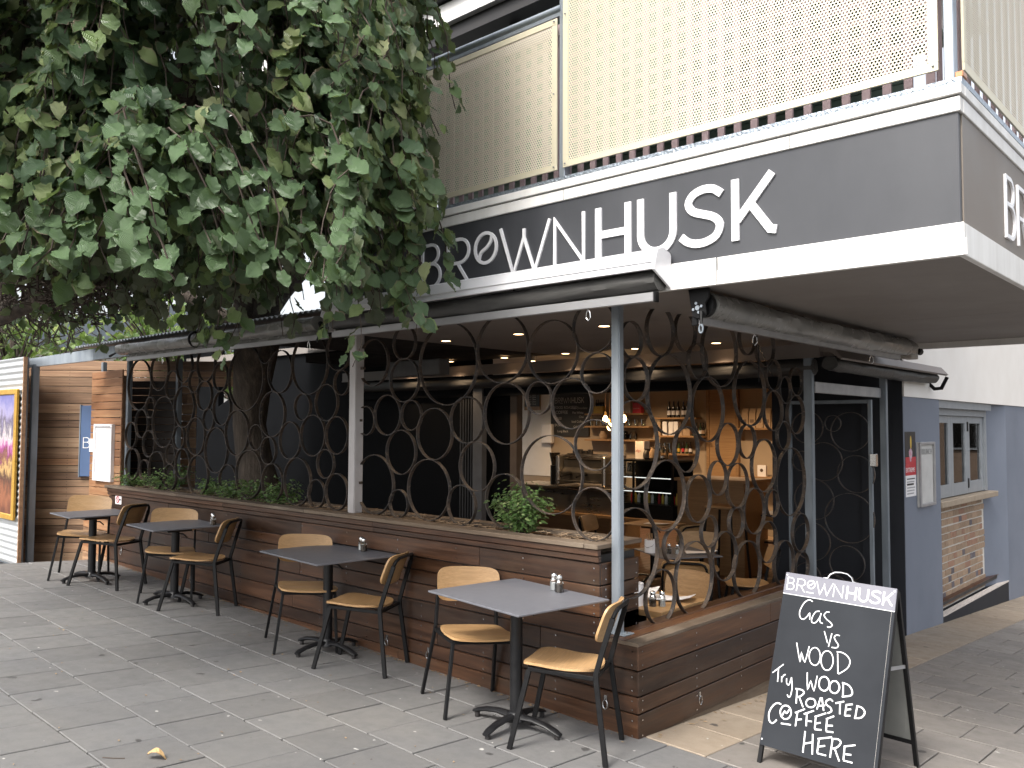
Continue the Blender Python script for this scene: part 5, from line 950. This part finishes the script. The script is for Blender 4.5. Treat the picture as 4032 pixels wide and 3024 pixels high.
for x, y, e in ((-11.2, 12.9, 105), (-9.0, 13.1, 110), (-7.0, 13.0, 105), (-5.6, 12.2, 66), (-8.2, 9.4, 44), (-5.6, 8.6, 26)):
    t = thing('added_spot', 'added warm spot, out of view, lighting the cafe shelves', 'spotlight', (x, y, 2.66), 'added spots in the cafe'); MB().cyl((x, y, 2.66), .05, .085, 14).build('can', ALU, t); MB().cyl((x, y, 2.655), .04, .004, 14).build('lens', LAMP, t)
    l = bpy.data.lights.new('fill_spot', 'SPOT'); l.energy = e; l.color = (1, .70, .42); l.spot_size = R(140); l.spot_blend = .9; l.shadow_soft_size = .06; lo = bpy.data.objects.new('fill_spot', l); link(lo, t); lo.location = (0, 0, -.03)
# dining tables inside
GI, GC = 'indoor cafe tables', 'chairs inside the cafe'
cafe_table(-3.48, 5.2, .46, .72, .62, 0, 'blond timber topped table just behind the low hoop screen', GI, FZ, PLY, .042); cafe_table(-4.5, 7.35, .46, .7, .62, -32, 'grey topped indoor table with a napkin tin under the canopy', GI, FZ); cafe_table(-6.05, 9.3, .46, .62, .6, 0, 'indoor table with papers near the counter', GI, FZ, OAK); cafe_table(-5.35, 11.75, .46, .7, .6, 0, 'indoor table with menus beyond the oak counter', GI, FZ)
for x, y, f, l in ((-3.62, 5.85, -92, 'plywood chair facing the street at the blond timber table'), (-4.02, 6.72, 118, 'plywood chair with its back to the street at the grey indoor table'), (-4.75, 8.2, -60, 'plywood chair beyond the grey indoor table'), (-3.95, 7.75, 215, 'plywood chair at the lane side of the grey indoor table'), (-5.5, 8.95, 170, 'plywood chair by the indoor table near the counter'), (-5.2, 11.0, 100, 'plywood chair by the indoor table beyond the oak counter'), (-4.55, 11.4, 180, 'plywood chair near the tan side wall'), (-5.45, 5.6, 250, 'plywood chair just visible over the planter mulch'), (-6.6, 9.0, 10, 'plywood chair on the far side of the indoor table with papers')):
    chair(x, y, f, l, GC, FZ)
def tin(x, y, z, label, r=.06, h=.125, cut=True):
    t = thing('napkin_tin', label, 'tin', (x, y, z), 'white enamel tins'); MB().lathe((0, 0, 0), [(r, 0), (r, h), (r-.004, h), (r-.004, .01)], 18).build('tin', WHITECER, t, world=False, smooth=True)
    MB().tube([(-r, 0, h*.85), (-r*.8, -r*.7, h*.55), (0, -r*1.1, h*.4), (r*.8, -r*.7, h*.55), (r, 0, h*.85)], .002, 5).build('wire_handle', CHROME, t, world=False)
    for i in range(4): MB().tube([(.01*i-.015, .01*(i % 2), .02), (.016*i-.04, .012*(i % 2), h+.06)], .006, 5).build('cutlery_handle', OAK, t, world=False)
    return t
tin(-3.40, 4.98, .46, 'white enamel tin of napkins on the blond timber table', .07, .15); tin(-4.68, 7.15, .46, 'white enamel cutlery tin on the grey indoor table')
shaker(-3.27, 5.02, .46, PEPPER, 'pepper shaker on the blond timber table', s=1.2); shaker(-3.22, 5.06, .46, SALT, 'salt shaker on the blond timber table', s=1.2); shaker(-4.5, 7.2, .46, PEPPER, 'pepper shaker on the grey indoor table', s=1.1); shaker(-4.43, 7.24, .46, SALT, 'salt shaker on the grey indoor table', s=1.1)
def paper(x, y, z, w, d, rot, label, lift=.02):
    n = 5; vs = []; c, s = math.cos(R(rot)), math.sin(R(rot))
    for k in (0, 1):
        for i in range(n+1):
            for j in range(n+1):
                u = (i/n-.5)*w; v = (j/n-.5)*d; zz = z+.002+lift*(max(0, i/n-.5)**2*4*.6+.15*math.sin(3*j/n+2*i/n))+.0015*k+.005; vs.append((x+u*c-v*s, y+u*s+v*c, zz))
    N = (n+1)**2; fs = [(k*N+i*(n+1)+j, k*N+i*(n+1)+j+1, k*N+(i+1)*(n+1)+j+1, k*N+(i+1)*(n+1)+j) for k in (0, 1) for i in range(n) for j in range(n)]
    top('paper_sheet', MB().add(vs, fs), PAPER, label, 'paper')
paper(-3.3, 5.32, .46, .3, .22, 20, 'white paper sheets lying on the blond timber table', .05); paper(-3.45, 5.16, .465, .2, .16, 70, 'folded white napkin sheet by the salt shaker', .12); paper(-4.3, 7.45, .46, .3, .2, 40, 'curled paper menu on the grey indoor table', .04); paper(-5.95, 9.25, .46, .3, .22, 10, 'paper menu on the indoor table near the counter'); paper(-5.3, 11.7, .46, .3, .22, 0, 'paper menu on the indoor table beyond the oak counter')
mh = thing('menu_holder', 'white card menu holder with round logo on the wall ledge', 'menu', (-6.95, 14.25, .82)); bx((-7.03, 14.2, .82), (-6.87, 14.26, 1.02)).build('card', PAPER, mh); MB().prism([(-6.95+.03*math.cos(a), .93+.03*math.sin(a)) for a in [k*math.pi/6 for k in range(12)]], lambda a, b, d: (a, d, b), 14.197, 14.1995).build('logo', mk('brown_logo', (.1, .06, .04)), mh)

# ------------------------------------------------------------------ foliage
class Leaves:
    def __init__(s): s.v = []; s.f = []; s.uv = []
    def add(s, M, geo):
        vs, fs, uv = geo; n = len(s.v); s.v += [tuple(M @ Vector(p)) for p in vs]; s.f += [tuple(i+n for i in q) for q in fs]; s.uv += uv
    def mesh(s, name, mat, off=Vector((0, 0, 0))):
        me = bpy.data.meshes.new(name); me.from_pydata([(a-off.x, b-off.y, c-off.z) for a, b, c in s.v], [], s.f)
        ul = me.uv_layers.new(name='UVMap'); vi = [0]*len(me.loops); me.loops.foreach_get('vertex_index', vi)
        ul.data.foreach_set('uv', [c for i in vi for c in s.uv[i]])
        me.polygons.foreach_set('use_smooth', [True]*len(me.polygons)); me.materials.append(mat); return me
LG = [leaf_pts(1, .74+.16*random.random(), random.uniform(-.05, .5), random.uniform(-.2, .9), 8, .06, .06, random.uniform(.02, .07)) for _ in range(9)]
SG = [leaf_pts(1, .42, .3, .4, 4, 0) for _ in range(3)]
def hang(p, out, size, rnd, droop=.75, jit=.6):
    """leaf base at p, tip hanging down and out, upper face turned outward"""
    o = Vector((out[0], out[1], 0)); o = o.normalized() if o.length > 1e-4 else Vector((1, 0, 0)); sidev = Vector((-o.y, o.x, 0))
    tip = (o*rnd.uniform(.15, .7)+sidev*rnd.gauss(0, .55)-Vector((0, 0, droop*rnd.uniform(.5, 1.3)))).normalized()
    nrm = (o*rnd.uniform(.5, 1.2)+Vector((0, 0, rnd.uniform(.2, .9)))+sidev*rnd.gauss(0, jit)); x = tip.cross(nrm); x = x.normalized() if x.length > 1e-3 else sidev; n = x.cross(tip)
    return Matrix(((x.x*size, tip.x*size, n.x*size, p[0]), (x.y*size, tip.y*size, n.y*size, p[1]), (x.z*size, tip.z*size, n.z*size, p[2]), (0, 0, 0, 1)))
rnd = random.Random(21)
tree = thing('elm_tree', 'weeping elm with large serrated leaves spreading over the terrace roof', 'tree', (-8.35, 5.0, .95))
trk = MB().tube([(-8.34, 5.02, .9), (-8.42, 5.0, 1.25), (-8.52, 4.98, 1.7), (-8.42, 4.95, 2.2), (-8.15, 4.85, 2.7), (-7.75, 4.55, 3.1), (-7.35, 4.1, 3.35)], [.25, .20, .18, .21, .25, .22, .17], 16).build('trunk', BARK, tree, smooth=True)
LIMBS = [([(-7.9, 4.7, 3.0), (-7.5, 3.9, 3.1), (-7.3, 3.3, 3.1), (-8.1, 2.85, 2.9), (-9.0, 2.6, 2.68), (-10.0, 2.4, 2.6)], .13), ([(-7.4, 4.1, 3.35), (-6.6, 3.3, 3.6), (-5.9, 2.9, 4.1), (-5.5, 2.6, 4.7)], .13), ([(-6.6, 3.3, 3.6), (-6.0, 3.2, 3.5), (-5.2, 3.1, 3.6), (-4.7, 3.0, 3.4)], .07), ([(-5.9, 2.9, 4.1), (-5.4, 2.2, 4.3), (-5.0, 1.7, 4.2)], .06), ([(-6.6, 3.3, 3.6), (-6.5, 2.5, 3.9), (-6.4, 1.6, 4.1)], .07), ([(-8.1, 2.85, 2.9), (-7.9, 2.2, 3.3), (-7.6, 1.6, 3.8)], .06), ([(-7.3, 3.3, 3.1), (-7.0, 2.6, 3.5), (-6.6, 1.9, 4.3)], .06), ([(-9.0, 2.6, 2.68), (-9.5, 2.9, 3.2), (-9.9, 3.0, 3.9)], .05), ([(-8.2, 4.8, 2.7), (-9.2, 4.2, 3.3), (-10.2, 3.8, 3.9)], .09), ([(-8.0, 4.75, 2.85), (-7.2, 4.5, 3.02), (-6.4, 4.2, 3.06), (-5.9, 3.6, 3.2)], .17)]
for pts, r in LIMBS: MB().tube(pts, [r*(1-.75*i/(len(pts)-1)) for i in range(len(pts))], 10).build('limb', BARK, tree, smooth=True)
crown_pts = []; twigs = MB()
CC = Vector((-5.36, 2.45, 0))
def rad(a):            # the crown's uneven plan outline
    return 1.66+.16*math.sin(3*a+.6)+.10*math.sin(5*a+2)+.06*math.sin(9*a)
def strand(c, a, r0, z0, r1, z1, n, sizes, spacing_jit=.3, tw=.005):
    last = None; path = []
    for i in range(n+1):
        t = i/n; e = 1-(1-t)**2.2; r = r0+(r1-r0)*e; z = z0+(z1-z0)*t**1.7+.18*math.sin(math.pi*min(1, t*1.3)); aa = a+.12*math.sin(3*t+a*7)
        path.append(Vector((c.x+r*math.cos(aa), c.y+r*math.sin(aa), z)))
    path = [p+Vector((rnd.gauss(0, .02), rnd.gauss(0, .02), 0)) for p in path]
    path = [p for p in path if not (p.y > 3.72 and p.z > 2.2)]
    if len(path) < 3: return
    twigs.tube(path, [tw*(1-.6*i/len(path))+.0012 for i in range(len(path))], 4)
    for i in range(len(path)-1):
        for k in range(3):
            if rnd.random() < .16: continue
            p = path[i].lerp(path[i+1], rnd.random()); o = Vector((math.cos(a), math.sin(a), 0)); sd = Vector((-o.y, o.x, 0))*rnd.choice((-1, 1)); s = rnd.uniform(*sizes)
            q = p+sd*rnd.uniform(.01, .05)+o*rnd.uniform(-.02, .05)
            crown_pts.append((q, o+sd*.6, s))
for b in range(84):    # the outer crown hangs in boughs: tiers of strands with dark hollows between them
    ab_g = rnd.uniform(0, 6.283); toward = math.cos(ab_g-math.atan2(-CC.y, -CC.x))
    if toward < -.5 and rnd.random() < .65: continue
    Rb = rad(ab_g)*rnd.choice((.78, .9, 1., 1.05, 1.1))*rnd.uniform(.96, 1.04); zt = rnd.uniform(3.15, 6.0); lb = rnd.uniform(.55, 1.25); tone = rnd.random()
    apex = Vector((CC.x+Rb*.5*math.cos(ab_g), CC.y+Rb*.5*math.sin(ab_g), zt-.05)); tip = Vector((CC.x+Rb*.92*math.cos(ab_g), CC.y+Rb*.92*math.sin(ab_g), zt+.1))
    if tip.y < 3.6: twigs.tube([apex, apex.lerp(tip, .5)+Vector((0, 0, .14)), tip, tip+Vector((.06*math.cos(ab_g), .06*math.sin(ab_g), -.3))], [.028, .02, .012, .006], 5)
    for k in range(10):
        a = ab_g+rnd.gauss(0, .13); R1 = Rb*rnd.uniform(.9, 1.05); zb = 2.52+.14*math.sin(2.3*a+1)+.10*math.sin(7*a)+.34*max(0, math.cos(a-3.9)); z0 = zt+rnd.uniform(-.2, .1)
        strand(CC, a, R1*rnd.uniform(.6, .82), z0, R1, max(zb+rnd.uniform(-.06, .25), z0-lb*rnd.uniform(.6, 1.1)), 10, (.075, .14) if tone > .3 else (.06, .115))
for i in range(120):    # long sprays that frame the lower edge
    a = rnd.uniform(0, 6.283); R1 = rad(a)*rnd.uniform(.8, 1.04); up_ = .42*max(0, math.cos(a-3.9)); strand(CC, a, R1*.75, rnd.uniform(2.9, 3.3)+up_, R1, rnd.uniform(2.38, 2.62)+up_, 8, (.075, .135))
for i in range(330):   # inner leaves
    a = rnd.uniform(0, 6.283); R1 = rad(a)*rnd.uniform(.4, .8); z0 = rnd.uniform(3.2, 5.7); strand(CC, a, R1*.6, z0, R1, max(2.8, z0-1.0), 8, (.08, .14))
C2 = Vector((-7.6, 1.9, 0))
for i in range(330):   # left lobe over the fence end
    a = rnd.uniform(0, 6.283); R1 = 1.5*rnd.uniform(.7, 1.05); z0 = rnd.uniform(3.4, 5.6); strand(C2, a, R1*.6, z0, R1, max(3.22+rnd.uniform(-.15, .35), z0-1.3), 9, (.075, .13))
C3 = Vector((-6.9, 3.05, 0))
for i in range(150):   # shaded foliage round the main fork
    a = rnd.uniform(0, 6.283); R1 = .95*rnd.uniform(.5, 1.05); z0 = rnd.uniform(2.95, 4.0); strand(C3, a, R1*.5, z0, R1, max(2.86+rnd.uniform(-.05, .25), z0-.8), 7, (.075, .13))
C4 = Vector((-5.75, 3.15, 0))
for i in range(60):    # leaves closing the hollow above the roof edge
    a = rnd.uniform(0, 6.283); R1 = .52*rnd.uniform(.4, 1.05); z0 = rnd.uniform(2.95, 3.35); strand(C4, a, R1*.5, z0, R1, 2.66+rnd.uniform(-.05, .2), 6, (.07, .125))
for (x, y, z0, z1) in ((-4.03, 3.10, 2.85, 2.04), (-4.15, 2.98, 2.75, 2.24), (-3.80, 3.31, 2.75, 2.24), (-3.86, 3.3, 3.2, 2.5), (-3.9, 3.32, 3.0, 2.4), (-4.6, 2.55, 2.6, 2.08), (-4.55, 2.6, 2.7, 2.2), (-4.1, 3.05, 3.0, 2.35), (-3.95, 3.35, 3.5, 2.8), (-3.9, 3.4, 2.9, 2.5)):  # sprays dangling past the awning
    c = Vector((x, y, 0)); strand(c, -1.2, 0, z0, .08, z1, 10, (.075, .115), tw=.004)
for i in range(460):    # bare hanging twigs on the shaded side
    x, y = rnd.uniform(-10.2, -7.2), rnd.uniform(2.4, 3.6); z = rnd.uniform(2.95, 3.9); p = [(x, y, z)]; lo_ = 2.42 if x < -9.3 else 2.68
    for k in range(6): x += rnd.gauss(0, .08); y += rnd.gauss(0, .08); z = max(lo_+.02*k, z-rnd.uniform(.03, .16)); p.append((x, y, z))
    twigs.tube(p, [.011*(1-.8*k/6)+.002 for k in range(7)], 4)
    if rnd.random() < .35:
        for k in range(3): q = Vector(p[rnd.randrange(2, 7)]); crown_pts.append((q, Vector((rnd.gauss(0, 1), rnd.gauss(0, 1), 0)), rnd.uniform(.07, .12)))
crown_pts = [c for c in crown_pts if not (c[0].y > 3.76 and c[0].z > 2.3 and c[0].x > -10.4)]
crown_pts.sort(key=lambda c: ((c[0]-CAM).length+(0 if seen(*c[0]) else 50)))
cl = Leaves(); LM = []
for gidx in range(9):
    l = Leaves(); l.add(Matrix.Identity(4), LG[gidx]); LM.append(l.mesh('leaf', LEAF))
for i, (p, o, s) in enumerate(crown_pts[300:]): cl.add(hang(p, o, s, rnd), LG[rnd.randrange(9)])
crown = tag(link(bpy.data.objects.new('crown', cl.mesh('crown', LEAF, tree.location)), tree), kind='stuff')
for i, (p, o, s) in enumerate(crown_pts[:300]):
    ob = bpy.data.objects.new('leaf', LM[rnd.randrange(9)]); link(ob, crown); ob.matrix_local = Matrix.Translation(-tree.location) @ hang(p, o, s, rnd)
tag(twigs.build('twigs', TWIG, tree), kind='stuff')

def shrub(x, y, z, r, h, n, label, mat=SHRUBL, ls=(.026, .044)):
    t = thing('nandina_shrub', label, 'shrub', (x, y, z), 'shrubs planted in the timber planter'); L = Leaves(); st = MB(); ns = max(5, n//45)
    for i in range(ns):
        a = rnd.uniform(0, 6.28); q = rnd.random()**.6; tipx, tipy, tz = math.cos(a)*r*q, math.sin(a)*r*q*.8, h*(1-.45*q*q)*rnd.uniform(.7, 1.1); path = [Vector((tipx*.1, tipy*.1, -.03)), Vector((tipx*.5, tipy*.5, tz*.6)), Vector((tipx, tipy, tz))]; st.tube(path, .003, 4)
        for k in range(n//ns):
            f = rnd.uniform(.25, 1.05); p = path[0].lerp(path[1], f*2) if f < .5 else path[1].lerp(path[2], (f-.5)*2); p = p+Vector((rnd.gauss(0, .035), rnd.gauss(0, .035), rnd.gauss(0, .03)))
            if p.z < .005: p.z = .005
            L.add(hang(p, (p.x+rnd.gauss(0, .05), p.y+rnd.gauss(0, .05)), rnd.uniform(*ls), rnd, .1, .9), SG[rnd.randrange(3)])
    tag(link(bpy.data.objects.new('foliage', L.mesh('foliage', mat)), t), kind='stuff'); st.build('stems', TWIG, t, world=False)
shrub(-3.84, 4.30, .97, .215, .34, 1500, 'bright green bushy shrub growing beside the galvanised corner post end')
shrub(-9.85, 4.28, .97, .24, .22, 420, 'small light green shrub beside the notice panel'); shrub(-9.0, 4.28, .97, .30, .30, 700, 'leafy light green shrub among the first hoops'); shrub(-8.15, 4.30, .97, .25, .18, 420, 'low dark shrub left of the tree trunk')
shrub(-7.7, 4.30, .97, .25, .2, 420, 'low dark shrub at the foot of the tree trunk'); shrub(-7.2, 4.30, .97, .28, .24, 520, 'dark glossy shrub right of the tree trunk'); shrub(-6.75, 4.30, .97, .28, .22, 520, 'dark spreading shrub before the white post')

lit = MB()
for i in range(420):                # grit, leaf crumbs and seed husks swept against the planter and into the joints
    if i < 260: x = rnd.uniform(-9.8, -2.8); y = 4.07-abs(rnd.gauss(0, .035))
    elif i < 300: x = -2.74+abs(rnd.gauss(0, .04)); y = rnd.uniform(4.1, 6.9)
    else: x = rnd.uniform(-8, -1.2); y = rnd.uniform(1.3, 4.0)
    s = rnd.uniform(.004, .016) if i < 300 else rnd.uniform(.003, .011); a = rnd.uniform(0, 6.28); z = gz(x, y)+.003; q = [(x+s*math.cos(a+t)*(1+.6*(k % 2)), y+s*math.sin(a+t)*.6, z+rnd.uniform(0, .006)) for k, t in enumerate((0, 1.3, 2.6, 3.9, 5.1))]
    lit.add(q, [(0, 1, 2, 3, 4)])
tag(lit.build('leaf_litter', mk('litter', (.16, .10, .055), (.30, .22, .13), .9, 0, (9, 9, 9), kind='World')), 'scattered leaf crumbs and grit along the planter base', 'litter', kind='stuff')

# ------------------------------------------------------------------ beyond the fence
def far_tree(x, y, z, rx, rz, n, label, ls=(.12, .2)):
    t = thing('background_tree', label, 'tree', (x, y, -.3), 'trees beyond the fence'); MB().tube([(x, y, -.3), (x+.1, y, z*.5), (x, y, z)], [.14, .1, .05], 8).build('trunk', BARK, t, smooth=True); L = Leaves(); tw = MB()
    for i in range(26):
        a = rnd.uniform(0, 6.28); e = rnd.uniform(-.3, 1); tip = Vector((x+rx*math.cos(a)*rnd.uniform(.4, 1), y+rx*math.sin(a)*rnd.uniform(.4, 1), z+rz*e)); base = Vector((x, y, z*.75)); mid = base.lerp(tip, .5)+Vector((0, 0, .2)); tw.tube([base, mid, tip], [.03, .018, .006], 4)
        for k in range(n//26): f = rnd.uniform(.3, 1.05); p = (base.lerp(mid, f*2) if f < .5 else mid.lerp(tip, f*2-1))+Vector((rnd.gauss(0, .25), rnd.gauss(0, .25), rnd.gauss(0, .2))); L.add(hang(p, (rnd.gauss(0, 1), rnd.gauss(0, 1)), rnd.uniform(*ls), rnd, .5, 1), SG[0] if i % 2 else LG[0])
    tag(link(bpy.data.objects.new('crown', L.mesh('crown', FARL, t.location)), t), kind='stuff'); tw.build('branches', TWIG, t)
far_tree(-16.5, 5.0, 3.2, 2.2, 1.8, 1000, 'sunlit tree standing behind the corrugated hoarding'); far_tree(-15.0, 7.2, 2.9, 1.8, 1.5, 900, 'bright leafy tree behind the plank fence'); far_tree(-20.5, 3.6, 3.6, 2.6, 2.0, 700, 'larger tree far behind the corrugated hoarding'); far_tree(-17.5, 9.8, 3.0, 2.0, 1.5, 800, 'leafy tree seen past the black wall')
wb = thing('white_building', 'pale rendered building with grey roof behind the background trees', 'building', (-27, 10, 0)); bx((-34, 6, -1), (-24, 20, 3.7)).build('wall', CREAM, wb); MB().prism([(5.6, 3.7), (20.4, 3.7), (13, 5.6)], lambda a, b, d: (d, a, b), -34.3, -23.6).build('roof', GALVD, wb)
for i in range(5): bx((-24.0, 7+2.4*i, 1.1), (-23.95, 8.2+2.4*i, 2.5)).build('window', FRAMEG, wb); bx((-23.95, 7.08+2.4*i, 1.18), (-23.94, 8.12+2.4*i, 2.42)).build('pane', GLASSW, wb)
